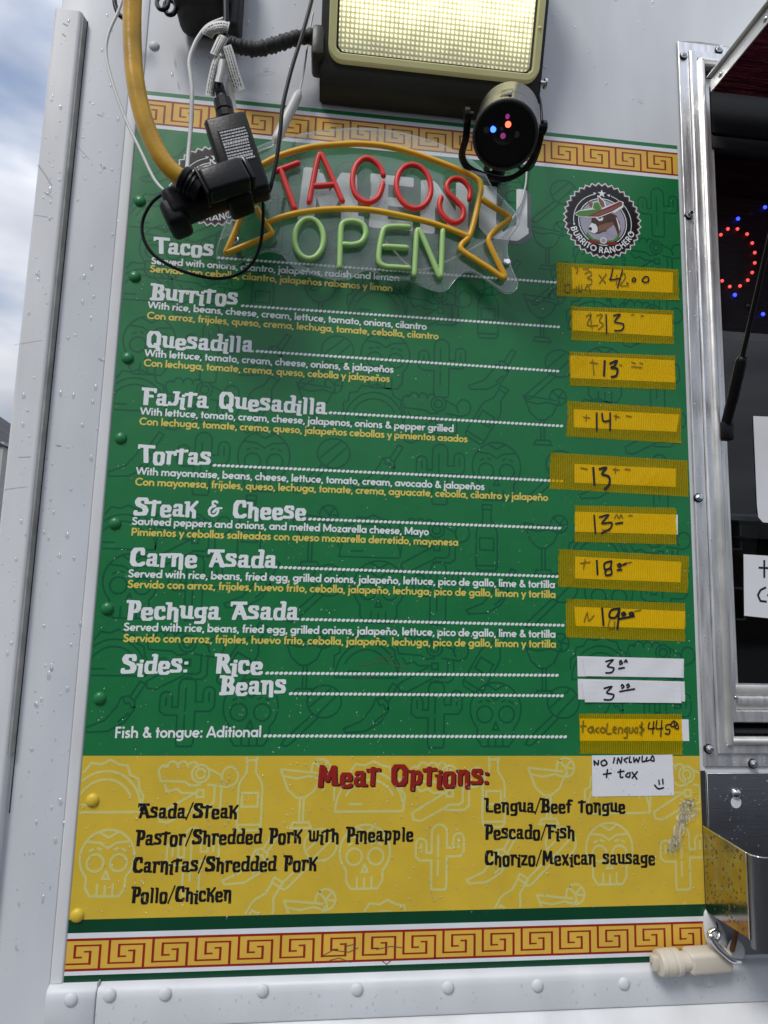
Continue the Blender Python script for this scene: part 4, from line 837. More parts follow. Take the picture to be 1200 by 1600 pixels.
for s, a, b in (('Asada/Steak', (215, 1278.5), (371, 1278.5)), ('Pastor/Shredded Pork with Pineapple', (211, 1321), (646, 1313.5)), ('Carnitas/Shredded Pork', (206, 1363.5), (495, 1359.5)), ('Pollo/Chicken', (204, 1410), (362.5, 1407.5)),
                ('Lengua/Beef tongue', (756, 1269.5), (977, 1270)), ('Pescado/Fish', (756, 1311), (898.5, 1310.5)), ('Chorizo/Mexican sausage', (756, 1351.5), (1023.5, 1350.5))):
    heading(s, a, b, 0.0260, M['tblack'])
heading('MENU', (458, 343), (832, 381), 0.118, M['twhite'], 0.0013, 'menu_title', (0.007, -0.006, M['tgrey']))

# grimy scrapes across the lower border
ink_ = []
for pts in ([(505, 1492), (520, 1484), (545, 1487), (560, 1480)], [(515, 1500), (530, 1496), (548, 1503)], [(588, 1483), (610, 1478), (628, 1480)], [(540, 1478), (556, 1474)], [(596, 1500), (604, 1506), (612, 1499)], [(560, 1040), (600, 1034), (640, 1046)], [(590, 1028), (615, 1024)], [(555, 1062), (585, 1056)]):
    ink_.append(thick([W(*p) for p in pts], 0.0011))
M['fgrime'] = mat('faint_grime', (0.10, 0.085, 0.05), 0.7)
for g_ in ink_: stroke_polys('grime_scrape', [g_], M['fgrime'], B, TH + 0.0003)
# ---- rivets under the vinyl
RG = dome_mesh('vinyl_rivet_green', 0.0092, 0.0052, M['green']); RY = dome_mesh('vinyl_rivet_yellow', 0.0092, 0.0052, M['yellow'])
for px, py in ((219, 315), (211, 433), (200, 560), (189, 685), (180, 818), (168, 951), (156, 1091)):
    x, z = W(px, py); put('rivet', RG, (x, -TH + 0.0002, z), field)
for px, py in ((145, 1250), (121, 1430)):
    x, z = W(px, py); put('rivet', RY, (x, -TH + 0.0002, z), yfield)

# ---- the round badge, printed twice
def badge(cx, cz):
    k = 0.0687 / 395.0
    tr = lambda x, y: (cx + (x - 440) * k, cz - (y - 462) * k * 1.0)
    def zig(r1, r2, n=36): return [tr(440 + (r1 if i % 2 else r2) * math.cos(math.pi * i / n), 462 + (r1 if i % 2 else r2) * math.sin(math.pi * i / n)) for i in range(2 * n)]
    d = TH + 0.00022
    root = polys('badge', [zig(396, 368)], M['vwhite'], B, d)
    sub = lambda nm, pl, m, dd: polys(nm, pl, m, root, d + dd, 0)
    cp = lambda x, y, r, n=28: [tr(x + r * math.cos(2 * math.pi * i / n), y + r * math.sin(2 * math.pi * i / n)) for i in range(n)]
    pg = lambda *q: [tr(x, y) for x, y in q]
    sub('badge_edge', [zig(384, 356)], M['mauve'], 0.0001); sub('badge_face', [zig(372, 344)], M['tblack'], 0.0002)
    sub('badge_ring', [cp(440, 478, 245)], M['twhite'], 0.0003); sub('badge_ring', [cp(440, 478, 236)], M['tblack'], 0.0004); sub('badge_disc', [cp(440, 478, 226)], M['lil'], 0.0005)
    ln = lambda pts, w, cl=False: [q for q in thick([tr(*p) for p in pts], w * k, cl)]
    al = [(440 + 290 * math.cos(R(a)), 478 + 290 * math.sin(R(a))) for a in range(170, 258, 6)]; ar_ = [(440 + 290 * math.cos(R(a)), 478 + 290 * math.sin(R(a))) for a in range(18, -76, -6)]
    polys('badge_arrow', ln(al, 7) + [cp(155, 525, 10, 8)] + [pg((350, 180), (384, 184), (360, 204))], M['twhite'], root, d + 0.0003, 3e-6)
    polys('badge_arrow', ln(ar_, 7) + [cp(718, 566, 10, 8)] + [pg((522, 186), (488, 190), (512, 212))], M['twhite'], root, d + 0.0003, 3e-6)
    sub('badge_star', [pg(*[(437 + (44 if i % 2 == 0 else 18) * math.sin(math.pi * i / 5), 184 - (44 if i % 2 == 0 else 18) * math.cos(math.pi * i / 5)) for i in range(10)])], M['twhite'], 0.0003)
    # burro with sombrero
    sub('burro_ear', [pg((390, 205), (410, 210), (470, 265), (480, 330), (430, 350), (395, 260))], M['twhite'], 0.00058); sub('burro_ear', [pg((398, 218), (455, 268), (468, 330), (430, 340), (402, 262))], M['lbrown'], 0.00062)
    sub('burro_ear', [pg((288, 270), (350, 300), (345, 345), (310, 330))], M['lbrown'], 0.00060)
    sub('burro_head', [pg((330, 440), (420, 400), (520, 380), (580, 400), (612, 470), (620, 560), (600, 610), (540, 600), (460, 575), (400, 605), (345, 612), (300, 585), (290, 545), (325, 500))], M['brown'], 0.00066)
    sub('burro_cheek', [pg((400, 520), (470, 490), (545, 470), (550, 510), (510, 550), (440, 570), (395, 590))], M['lbrown'], 0.00070)
    sub('burro_mane', [pg((560, 410), (590, 430), (618, 520), (612, 600), (596, 606), (600, 520), (575, 440))], M['lbrown'], 0.00070); sub('burro_mane', [pg((575, 420), (584, 424), (612, 510), (608, 560))], M['twhite'], 0.00074)
    sub('burro_neck', [pg((480, 560), (552, 500), (570, 540), (590, 600), (540, 620), (470, 590))], M['lil'], 0.00074)
    sub('burro_muzzle', [pg((330, 500), (370, 512), (388, 545), (385, 585), (352, 608), (305, 588), (292, 548))], M['twhite'], 0.00074); sub('burro_nose', [pg((300, 545), (325, 545), (332, 570), (318, 585), (296, 565))], M['tblack'], 0.00078)
    sub('burro_eye', [pg((370, 445), (400, 425), (445, 435), (440, 465), (405, 475))], M['twhite'], 0.00074); sub('burro_eye', [pg((385, 440), (420, 430), (432, 442), (400, 452))], M['tblack'], 0.00080)
    sub('sombrero_outline', [pg((165, 415), (200, 385), (335, 345), (350, 280), (400, 270), (435, 335), (620, 245), (655, 255), (650, 310), (560, 378), (540, 370), (400, 440), (240, 452), (175, 440))], M['twhite'], 0.00084)
    sub('sombrero_brim', [pg((172, 416), (205, 391), (345, 360), (445, 345), (300, 435), (240, 445), (180, 436))], M['lgreen'], 0.00090); sub('sombrero_crown', [pg((341, 350), (355, 287), (398, 278), (432, 340), (400, 358))], M['lgreen'], 0.00094)
    sub('sombrero_band', [pg((280, 440), (450, 345), (618, 252), (642, 262), (640, 290), (540, 360), (400, 430))], M['lred'], 0.00098); sub('sombrero_band', [pg((330, 425), (520, 330), (636, 268), (638, 284), (540, 348), (400, 420))], M['lbrown'], 0.00102)
    # chillies under the head
    for s in (-1, 1):
        f = lambda q: [(440 + s * (x - 440), y) for x, y in q]
        sub('chilli', [pg(*f([(470, 670), (540, 660), (600, 595), (606, 625), (580, 660), (520, 680), (475, 685)]))], M['lgreen'], 0.00086); sub('chilli', [pg(*f([(472, 690), (530, 680), (588, 672), (570, 705), (500, 718), (470, 705)]))], M['lred'], 0.00086)
    sub('badge_dot', [cp(443, 672, 33)], M['twhite'], 0.00092); sub('badge_dot', [cp(443, 672, 24)], M['lil'], 0.00096)
    st, w = sans_strokes('BURRITO RANCHERO', 0.135, 0.035); arcs = []
    for s_ in st:
        nq = []
        for q in s_:
            qq = []
            for x, y in q:
                th = R(163 - 146 * x / w); rr = 330 - y * 62 / 0.72 + 8
                qq.append(tr(440 + rr * math.cos(th), 462 + rr * math.sin(th)))
            nq.append(qq)
        arcs.append(nq)
    stroke_polys('badge_lettering', arcs, M['twhite'], root, d + 0.00035)
    return root
c1 = W(941, 345); badge(c1[0], c1[1]); c2 = W(334, 292); badge(c2[0], c2[1] + 0.001)

# ------------------------------------------------------------------ price slips under yellow tape
def bil(q, u, v):
    (x0, y0), (x1, y1), (x2, y2), (x3, y3) = q
    return ((1 - u) * (1 - v) * x0 + u * (1 - v) * x1 + u * v * x2 + (1 - u) * v * x3, (1 - u) * (1 - v) * y0 + u * (1 - v) * y1 + u * v * y2 + (1 - u) * v * y3)
def sheet(name, quad, d, m, parent, nu=14, nv=5, wob=0.0002, th=0.00012, curl=0.0):
    v, f = [], []
    ph = random.uniform(0, 9)
    for L_ in (0, 1):
        for j in range(nv + 1):
            for i in range(nu + 1):
                u, w = i / nu, j / nv; x, z = W(*bil(quad, u, w))
                h = d + wob * (0.5 + 0.5 * math.sin(u * 17 + ph + 3 * w)) * 0.6 + curl * (abs(2 * u - 1) ** 6) * (0.4 + 0.6 * w)
                v.append((x, -(h + (th if L_ == 0 else 0)), z))
    n = (nu + 1) * (nv + 1)
    for j in range(nv):
        for i in range(nu):
            a = j * (nu + 1) + i; f.append((a, a + nu + 1, a + nu + 2, a + 1)); b = a + n; f.append((b, b + 1, b + nu + 2, b + nu + 1))
    for i in range(nu):
        a = i; f.append((a, a + 1, a + 1 + n, a + n)); a = nv * (nu + 1) + i; f.append((a + 1, a, a + n, a + 1 + n))
    for j in range(nv):
        a = j * (nu + 1); f.append((a + nu + 1, a, a + n, a + nu + 1 + n)); a = a + nu; f.append((a, a + nu + 1, a + nu + 1 + n, a + n))
    return mesh_obj(name, v, f, m, parent, smooth=False)
def in_quad(q, p):
    s = [(q[(i + 1) % 4][0] - q[i][0]) * (p[1] - q[i][1]) - (q[(i + 1) % 4][1] - q[i][1]) * (p[0] - q[i][0]) for i in range(4)]
    return min(s) if min(s) > 0 else min(s)
def tape_sheet(name, quad, inner, parent, fold=None):
    nu, nv = 40, 14; v, f = [], []; ph = random.uniform(0, 9)
    for j in range(nv + 1):
        for i in range(nu + 1):
            u, w = i / nu, j / nv; p = bil(quad, u, w)
            if i in (0, nu): p = (p[0] + random.uniform(-.9, .9), p[1])
            x, z = W(*p); k = 0
            if inner:
                ed = [((inner[(i_ + 1) % 4][0] - inner[i_][0]) * (p[1] - inner[i_][1]) - (inner[(i_ + 1) % 4][1] - inner[i_][1]) * (p[0] - inner[i_][0])) / math.hypot(inner[(i_ + 1) % 4][0] - inner[i_][0], inner[(i_ + 1) % 4][1] - inner[i_][1]) for i_ in range(4)]
                k = max(0, min(1, min(ed) / 4 + 1.6))
            h = 0.0012 + 0.00055 * k + 0.00045 * abs(math.sin(u * 15 + ph + 2 * w) * math.sin(w * 5 + ph)) + (0.0012 * max(0, 1 - (u + w) * 9) if ph > 3 else 0) + (0.0014 * max(0, 1 - (2 - u - w) * 8) if ph < 5 else 0)
            if fold:
                for fx0, fx1, fy0, fy1, amp in fold:
                    if fx0 < u < fx1 and fy0 < w < fy1:
                        h += amp * (0.5 + 0.5 * math.sin((u - fx0) * 90 + w * 16)) * math.sin(math.pi * (u - fx0) / (fx1 - fx0)) * math.sin(math.pi * (w - fy0) / (fy1 - fy0))
            v.append((x, -h, z))
    for j in range(nv):
        for i in range(nu):
            a = j * (nu + 1) + i; f.append((a, a + nu + 1, a + nu + 2, a + 1))
    return mesh_obj(name, v, f, M['tape'], parent, smooth=True)
def ink(parent, strokes, m, d, w=2.6, name='handwriting'):
    st = []
    for s in strokes:
        st.append(thick([tuple(q) for q in ([W(*p) for p in s] if len(s) < 3 else [(a.x, a.y) for a in catmull([Vector((*W(*p), 0)) for p in s], 4)])], w * 0.00108, False, w * 0.0003))
    return stroke_polys(name, st, m, parent, d)
TA = crop(600, 400, 2.4); TB = crop(600, 780, 2.4); TC = crop(860, 260, 5.4545)
def cv(c, *ss): return [[c(*p) for p in s] for s in ss]
def slip(label, tape_q, paper_q, old, new, fold=None, oldm='inkg', ow=1.6, nw=3.0):
    t = thing('price_slip', label, 'price label', (*(lambda p: (p[0], -0.0012, p[1]))(W(*bil(tape_q, .5, 1))),), 'taped price slips beside the menu lines')
    if paper_q: sheet('paper', paper_q, 0.00112, M['paper'], t, 12, 3, 0.00008)
    tape_sheet('tape', tape_q, paper_q, t, fold)
    if old: ink(t, old, M[oldm], 0.00255, ow, 'faded_handwriting')
    if new: ink(t, new, M['ink'], 0.00275, nw)
    return t
def q4(c, *p): return [c(*x) for x in p]
slip('yellow taped price reading 4.00 right under the round badge, beside Tacos', [(869, 411), (1059, 421.5), (1060.5, 470), (870, 463)], [(893, 418.6), (1050.7, 426), (1050.7, 458), (894, 451.6)],
     cv(TC, [(290, 920), (330, 900), (345, 930), (310, 955), (345, 970), (340, 1010), (300, 1015)], [(410, 930), (465, 1000)], [(470, 920), (410, 1005)], [(590, 930), (625, 920), (630, 960), (590, 1020), (660, 1020)], [(560, 930), (555, 1010)],
        [(150, 1005), (118, 1020), (122, 1065), (160, 1075), (168, 1030), (150, 1005)], [(215, 1075), (218, 1030)], [(240, 1020), (235, 1060), (258, 1060), (262, 1015)], [(290, 1060), (300, 1030), (325, 1035), (330, 1065)], [(205, 870), (230, 880), (215, 915)], [(270, 880), (320, 880)]),
     cv(TC, [(525, 875), (512, 945), (505, 972), (590, 960)], [(608, 890), (588, 960), (565, 1040)], [(645, 1000), (655, 1005)], [(700, 955), (690, 980), (712, 985), (720, 965), (705, 955)], [(800, 945), (775, 975), (800, 995), (830, 980), (825, 950), (800, 945)]), nw=2.2, oldm='inkf')
slip('yellow taped price reading 13 beside Burritos, second from the top', q4(TA, (697, 190), (1082, 205), (1084, 332), (700, 317)), q4(TA, (705, 205), (1078, 222), (1080, 303), (705, 280)),
     cv(TA, [(755, 228), (775, 222), (760, 260), (800, 262)], [(770, 215), (778, 275)], [(795, 225), (815, 222), (805, 245), (820, 260), (800, 278)], [(925, 222), (935, 222)], [(960, 226), (970, 226)]),
     cv(TA, [(830, 222), (832, 292)], [(858, 226), (882, 222), (862, 248), (895, 258), (888, 280), (862, 282)]), nw=2.4, oldm='inkf')
slip('yellow taped price reading 13 beside Quesadilla, third from the top, corner lifted', q4(TA, (693, 360), (1090, 375), (1092, 503), (695, 487)), q4(TA, (697, 374), (1088, 392), (1090, 475), (699, 458)),
     cv(TA, [(770, 400), (800, 405)], [(780, 390), (785, 448)], [(880, 410), (890, 412)], [(925, 400), (940, 404)], [(955, 402), (968, 406)], [(925, 416), (965, 420)]),
     cv(TA, [(825, 395), (822, 450)], [(845, 405), (870, 395), (860, 415), (850, 420), (872, 425), (868, 450), (850, 455)]), [(0.0, 0.16, 0.0, 0.4, 0.003)], nw=3.4, oldm='inkf')
slip('yellow taped price reading 14 beside Fajita Quesadilla', q4(TA, (687, 545), (1112, 572), (1112, 703), (685, 677)), q4(TA, (710, 575), (1106, 595), (1095, 660), (712, 643)),
     cv(TA, [(745, 605), (770, 608)], [(757, 596), (755, 620)], [(860, 600), (880, 605)], [(868, 595), (866, 615)], [(905, 600), (925, 604)]),
     cv(TA, [(795, 590), (795, 655)], [(815, 592), (820, 620), (845, 618)], [(845, 590), (845, 655)]), nw=2.8, oldm='inkf')
slip('widest yellow taped price reading 13 beside Tortas, tape wrinkled at right', q4(TA, (623, 738), (1138, 768), (1140, 903), (620, 873)), q4(TA, (713, 780), (1093, 798), (1093, 867), (713, 850)),
     cv(TA, [(735, 795), (760, 800)], [(855, 800), (880, 803)], [(865, 795), (865, 815)], [(900, 800), (920, 802)]),
     cv(TA, [(782, 795), (786, 858)], [(805, 800), (830, 795), (815, 818), (840, 828), (842, 855), (825, 875)]), [(0.60, 0.92, 0.18, 0.85, 0.0042)], nw=3.4, oldm='inkf')
slip('yellow taped price reading 13.00 beside Steak and Cheese, white paper edge showing', q4(TB, (713, 23), (1092, 33), (1095, 170), (713, 160)), q4(TB, (715, 47), (1100, 58), (1100, 133), (715, 122)),
     cv(TB, [(862, 72), (870, 58), (878, 72), (886, 58), (892, 72)], [(915, 62), (928, 62)], [(815, 115), (845, 118)]),
     cv(TB, [(785, 60), (790, 128)], [(805, 68), (838, 60), (815, 90), (850, 88), (845, 110), (812, 128)], [(865, 92), (892, 88)]), nw=2.6, oldm='inkf')
slip('yellow taped price reading 18.00 beside Carne Asada', q4(TB, (653, 187), (1140, 213), (1137, 352), (652, 328)), q4(TB, (715, 215), (1113, 235), (1110, 312), (715, 297)),
     cv(TB, [(735, 240), (770, 236)], [(752, 225), (745, 262)], [(900, 240), (925, 236)]),
     cv(TB, [(795, 230), (798, 282)], [(850, 232), (825, 240), (825, 262), (845, 258), (850, 232)], [(848, 258), (850, 280), (830, 285), (828, 268), (845, 258)], [(872, 248), (880, 242), (886, 250), (876, 255)], [(892, 246), (904, 242)], [(872, 266), (888, 264)]), nw=2.8, oldm='inkf')
slip('yellow taped price reading 19.00 beside Pechuga Asada', q4(TB, (682, 373), (1127, 390), (1128, 533), (682, 518)), q4(TB, (713, 403), (1127, 420), (1125, 487), (718, 475)),
     cv(TB, [(748, 460), (760, 425), (765, 455), (785, 435)], [(845, 450), (838, 478), (858, 482), (862, 458)], [(935, 420), (960, 415)]),
     cv(TB, [(815, 408), (820, 472)], [(880, 410), (850, 415), (842, 440), (866, 442), (880, 410)], [(880, 412), (872, 485)], [(888, 430), (896, 424), (902, 432), (890, 436)], [(916, 428), (926, 424), (932, 432), (918, 436)], [(880, 448), (935, 438)]), nw=3.0, oldm='inkf')
t = slip('yellow tape over a slip scrawled taco lengua 4.50 beside Fish and tongue', q4(TB, (730, 803), (1113, 805), (1117, 957), (733, 953)), q4(TB, (732, 822), (1140, 825), (1143, 906), (735, 905)),
     cv(TB, [(745, 830), (742, 872)], [(735, 850), (755, 848)], [(775, 850), (762, 862), (775, 874), (780, 852), (785, 874)], [(802, 854), (790, 864), (802, 874)], [(815, 854), (808, 866), (820, 874), (826, 860), (815, 854)],
        [(835, 840), (832, 875), (850, 876)], [(858, 866), (868, 858), (860, 852), (856, 868), (868, 876)], [(876, 876), (878, 856), (890, 858), (890, 876)], [(906, 854), (898, 864), (908, 872), (910, 854), (908, 890), (896, 892)], [(918, 854), (918, 872), (928, 872), (930, 854)], [(942, 854), (936, 868), (946, 874), (948, 854)],
        [(968, 842), (956, 850), (972, 862), (956, 876)], [(964, 834), (962, 884)]),
     cv(TB, [(992, 835), (988, 858), (1012, 856)], [(1008, 832), (1004, 878)], [(1020, 828), (1018, 858), (1042, 856)], [(1038, 828), (1034, 888)], [(1072, 842), (1055, 846), (1054, 860), (1068, 862), (1064, 878), (1050, 876)], [(1078, 832), (1072, 848), (1086, 850), (1082, 832)], [(1094, 840), (1088, 856), (1100, 858), (1096, 840), (1082, 828)]), nw=1.8, oldm='inkf', ow=2.0)
# white slips
def white_slip(name, label, back, front, st, w=2.4, cat='price label', grp=None):
    t = thing(name, label, cat, (*(lambda p: (p[0], -0.001, p[1]))(W(*bil(back, .5, 1))),), grp)
    sheet('paper', back, 0.0012, M['paper'], t, 10, 3, 0.0003)
    if front: sheet('top_paper', front, 0.0019, M['paper'], t, 16, 4, 0.0008, 0.00015, 0.0012)
    ink(t, st, M['ink'], 0.0030 if front else 0.0019, w)
    return t
white_slip('price_slip', 'upper white paper price reading 3.00 beside Rice', q4(TB, (723, 588), (1123, 598), (1122, 670), (725, 664)), q4(TB, (742, 595), (1117, 605), (1113, 668), (753, 662)),
           cv(TB, [(828, 608), (855, 602), (835, 625), (858, 632), (850, 648), (828, 650)], [(880, 612), (884, 604), (890, 614), (880, 618)], [(898, 610), (904, 602), (908, 610)], [(876, 634), (898, 630)]), 2.4, grp='taped price slips beside the menu lines')
white_slip('price_slip', 'lower white paper price reading 3.00 beside Beans', q4(TB, (725, 673), (1125, 683), (1127, 758), (727, 750)), q4(TB, (740, 679), (1110, 686), (1110, 763), (750, 760)),
           cv(TB, [(822, 708), (850, 702), (832, 724), (858, 732), (848, 750), (822, 750)], [(886, 700), (890, 694), (896, 702), (888, 708)], [(906, 698), (912, 692), (916, 700), (908, 706)], [(880, 720), (936, 710)]), 2.4, grp='taped price slips beside the menu lines')
white_slip('tax_note', 'white paper note about tax stuck on the yellow panel', q4(TB, (778, 960), (1080, 957), (1086, 1110), (780, 1114)), None,
           cv(TB, [(788, 996), (786, 980), (800, 994), (802, 978)], [(826, 976), (812, 984), (818, 998), (834, 990), (826, 976)], [(862, 968), (858, 988)], [(872, 990), (876, 970), (886, 988), (890, 966)], [(912, 968), (898, 976), (908, 986)], [(920, 964), (918, 984), (926, 984)], [(934, 966), (936, 984), (944, 972), (950, 984), (956, 966)], [(966, 962), (966, 982), (978, 980)], [(984, 966), (980, 980), (996, 976)], [(1004, 960), (998, 976), (1010, 980), (1008, 964)],
              [(820, 1030), (850, 1026)], [(836, 1012), (832, 1042)], [(884, 1012), (884, 1040), (894, 1040)], [(874, 1022), (898, 1018)], [(914, 1024), (904, 1036), (918, 1040), (920, 1022)], [(928, 1022), (946, 1048)], [(948, 1020), (928, 1044)],
              [(1028, 1052), (1030, 1068)], [(1042, 1048), (1044, 1066)], [(1012, 1070), (1026, 1084), (1046, 1080)]), 2.2, 'note')
# crumpled clear tape on the yellow field
def crumple():
    t = []
    v, f = [], []; nu, nv = 10, 26; random.seed(3)
    path = catmull([Vector((1072, 1246, 0)), Vector((1066, 1262, 0)), Vector((1058, 1290, 0)), Vector((1046, 1326, 0))], 10)
    for j in range(nv + 1):
        c = path[min(len(path) - 1, int(j / nv * (len(path) - 1)))]
        for i in range(nu + 1):
            u = (i / nu - 0.5) * (22 if j < 8 else 17) + random.uniform(-1.2, 1.2)
            x, z = W(c.x + u, c.y + random.uniform(-1, 1) + u * -0.12); v.append((x, -(0.0016 + abs(math.sin(i * 1.9 + j * 0.7)) * 0.006 + random.uniform(0, 0.0025)), z))
    for j in range(nv):
        for i in range(nu):
            a = j * (nu + 1) + i; f.append((a, a + nu + 1, a + nu + 2, a + 1))
    o = mesh_obj('crumpled_tape', v, f, M['cleartape'], None, True)
    b = len(v); v2, f2 = [], []
    for j in range(9):
        for i in range(5):
            x, z = W(1062 + j * 3.2, 1281 - j * 1.6 + (i - 2) * 3.4 + random.uniform(-1, 1)); v2.append((x, -(0.0018 + random.uniform(0, 0.005)), z))
    for j in range(8):
        for i in range(4):
            a = j * 5 + i; f2.append((a, a + 1, a + 6, a + 5))
    mesh_obj('tape_tail', v2, f2, M['cleartape'], o, True)
    tag(o, 'crumpled clear tape stuck below the tax note on the yellow panel', 'tape')
    random.seed(11)
crumple()

# ------------------------------------------------------------------ neon style sign on clear acrylic
SG = thing('neon_sign', 'clear acrylic neon style sign reading TACOS OPEN', 'neon sign', tuple(P(600, 450, 0.03)))
S3 = crop(340, 200, 2.3077); S1 = crop(180, 0, 3.5294)
outl = [S3(*p) for p in [(60, 130), (130, 75), (250, 32), (400, 8), (520, 2), (640, 14), (760, 44), (860, 84), (950, 145), (990, 215), (1040, 268), (1088, 325), (1075, 365), (1050, 400), (1045, 450), (1062, 510), (1082, 560), (1068, 590), (1036, 594), (990, 565), (930, 525), (890, 520), (858, 545), (825, 583), (790, 588), (740, 572), (690, 550), (630, 545), (580, 525), (545, 512), (510, 520), (470, 545), (420, 545), (350, 530), (290, 512), (252, 480), (232, 455), (180, 445), (120, 465), (60, 495), (15, 490), (-5, 450), (15, 380), (40, 300), (30, 220)]]
def plate(name, pts, d0, d1, m, parent):
    n = len(pts); c = [P(*p, (d0 + d1) / 2) for p in pts]
    v = [(q.x, -d1, q.z) for q in c] + [(q.x, -d0, q.z) for q in c]
    f = [tuple(range(n))[::-1], tuple(range(n, 2 * n))] + [(k, (k + 1) % n, n + (k + 1) % n, n + k) for k in range(n)]
    o = mesh_obj(name, v, f, m, parent); bm = bmesh.new(); bm.from_mesh(o.data); bmesh.ops.recalc_face_normals(bm, faces=bm.faces[:]); bm.to_mesh(o.data); bm.free(); return o
sm = [(a.x, a.y) for a in catmull([Vector((*p, 0)) for p in outl], 3, True)]
pl_ = plate('acrylic_plate', sm, 0.028, 0.032, M['acrylic'], SG)
ptube('plate_edge', [(*p, 0.030) for p in sm], 0.0011, M['acedge'], pl_, seg=6, closed=True, n=1)
def neon(name, pts, m, closed=False, n=5):
    a = ptube(name, pts, 0.0044, m, SG, d=0.0400, seg=10, closed=closed, n=n)
    ptube('tube_channel', pts, 0.0041, M['chan'], a, d=0.0352, seg=6, closed=closed, n=n)
    return a
C3 = lambda *ps: [S3(*p) for p in ps]
def sub_pts(ps, n=6):  # straight legs with tight corners
    r = []
    for a, b in zip(ps, ps[1:]): r += [(a[0] + (b[0] - a[0]) * t / n, a[1] + (b[1] - a[1]) * t / n) for t in range(n)]
    return r + [ps[-1]]
neon('ribbon_tube', C3((120, 160), (165, 130), (230, 98), (330, 70), (430, 60), (520, 57), (620, 68), (720, 95), (830, 135), (900, 165), (938, 188), (950, 215), (945, 250), (928, 325), (908, 390), (880, 420), (882, 442), (930, 475), (985, 510), (1028, 540), (1034, 530), (1015, 490), (985, 430), (978, 400), (998, 372), (1045, 335), (1052, 322), (1030, 305), (990, 282), (955, 258)), M['org_t'])
neon('ribbon_tube', C3((172, 345), (230, 322), (300, 305), (380, 295), (460, 292), (560, 297), (680, 320), (780, 345), (860, 374), (905, 392)), M['org_t'])
neon('ribbon_tube', [(380, 330), (372, 350), (362, 374), (353.5, 393), (356, 394.5), (380, 385), (405, 375), (422, 367), (424, 362), (416, 350), (408, 338), (402, 326)], M['org_t'])
neon('letter_t', C3(*sub_pts([(208, 157), (250, 142), (290, 127)], 3)), M['red_t']); neon('letter_t', C3(*sub_pts([(228, 152), (252, 220), (278, 290)], 3)), M['red_t'])
neon('letter_a', C3((330, 268), (342, 205), (358, 125), (371, 95), (386, 120), (420, 195), (450, 264)), M['red_t']); neon('letter_a', C3(*sub_pts([(352, 210), (385, 208), (418, 205)], 3)), M['red_t'])
neon('letter_c', C3((598, 172), (585, 140), (555, 114), (525, 112), (497, 140), (486, 190), (495, 235), (520, 262), (550, 268), (580, 248), (596, 202)), M['red_t'])
neon('letter_o', C3(*[(707 + 62 * math.cos(R(a)) + 6 * math.sin(R(a)), 212 + 79 * math.sin(R(a))) for a in range(0, 360, 24)]), M['red_t'], True)
neon('letter_s', C3((908, 258), (910, 222), (885, 190), (850, 184), (828, 205), (832, 235), (862, 265), (885, 292), (882, 328), (850, 342), (815, 318), (800, 285), (806, 252)), M['red_t'])
neon('letter_o', C3(*[(330 + 52 * math.cos(R(a)), 400 + 72 * math.sin(R(a))) for a in range(0, 360, 24)]), M['grn_t'], True)
neon('letter_p', C3((440, 502), (442, 440), (445, 365), (455, 342), (490, 336), (525, 350), (534, 382), (518, 412), (485, 422), (456, 420)), M['grn_t'])
neon('letter_e', C3((690, 358), (640, 356), (605, 362), (592, 390), (582, 450), (584, 485), (605, 500), (645, 503), (688, 506)), M['grn_t']); neon('letter_e', C3(*sub_pts([(600, 428), (640, 430), (682, 433)], 3)), M['grn_t'])
neon('letter_n', C3((710, 530), (714, 450), (720, 372), (735, 385), (770, 465), (800, 535), (806, 520), (809, 450), (812, 372)), M['grn_t'])
for px, py in ((762, 278), (372, 395), (782, 428)):
    q = P(px, py, 0.0); lathe('standoff', frame_m((q.x, -0.0015, q.z), (0, -1, 0), (0, 0, 1)), [(0.0045, 0.0), (0.0045, 0.033), (0.006, 0.0335), (0.006, 0.0365), (0.004, 0.038)], M['chrome'], SG, 14)

# ------------------------------------------------------------------ flood light over the menu
FL = thing('flood_light', 'lit dark bronze wall pack flood light above the menu', 'flood light', tuple(P(670, 180, 0.0)))
fx0 = P(499, 150, 0.02).x; fx1 = P(846, 150, 0.05).x; fz = P(620, 178, 0.0).z
z0_ = fz + 0.001
prof = [(0.0, z0_), (0.034, z0_ + 0.004), (0.040, z0_ + 0.010), (0.048, z0_ + 0.026), (0.128, z0_ + 0.270), (0.128, z0_ + 0.330), (0.0, z0_ + 0.345)]
n = len(prof); v = [(fx0, -d, z) for d, z in prof] + [(fx1, -d, z) for d, z in prof]
bm = bmesh.new(); vv = [bm.verts.new(q) for q in v]
for k in range(n): bm.faces.new((vv[k], vv[(k + 1) % n], vv[n + (k + 1) % n], vv[n + k]))
bm.faces.new([vv[k] for k in range(n)][::-1]); bm.faces.new([vv[n + k] for k in range(n)])
bmesh.ops.recalc_face_normals(bm, faces=bm.faces[:]); bmesh.ops.bevel(bm, geom=bm.edges[:], offset=0.003, segments=2, affect='EDGES')
smooth_by_angle(bm_obj('housing', bm, M['bronze'], FL))
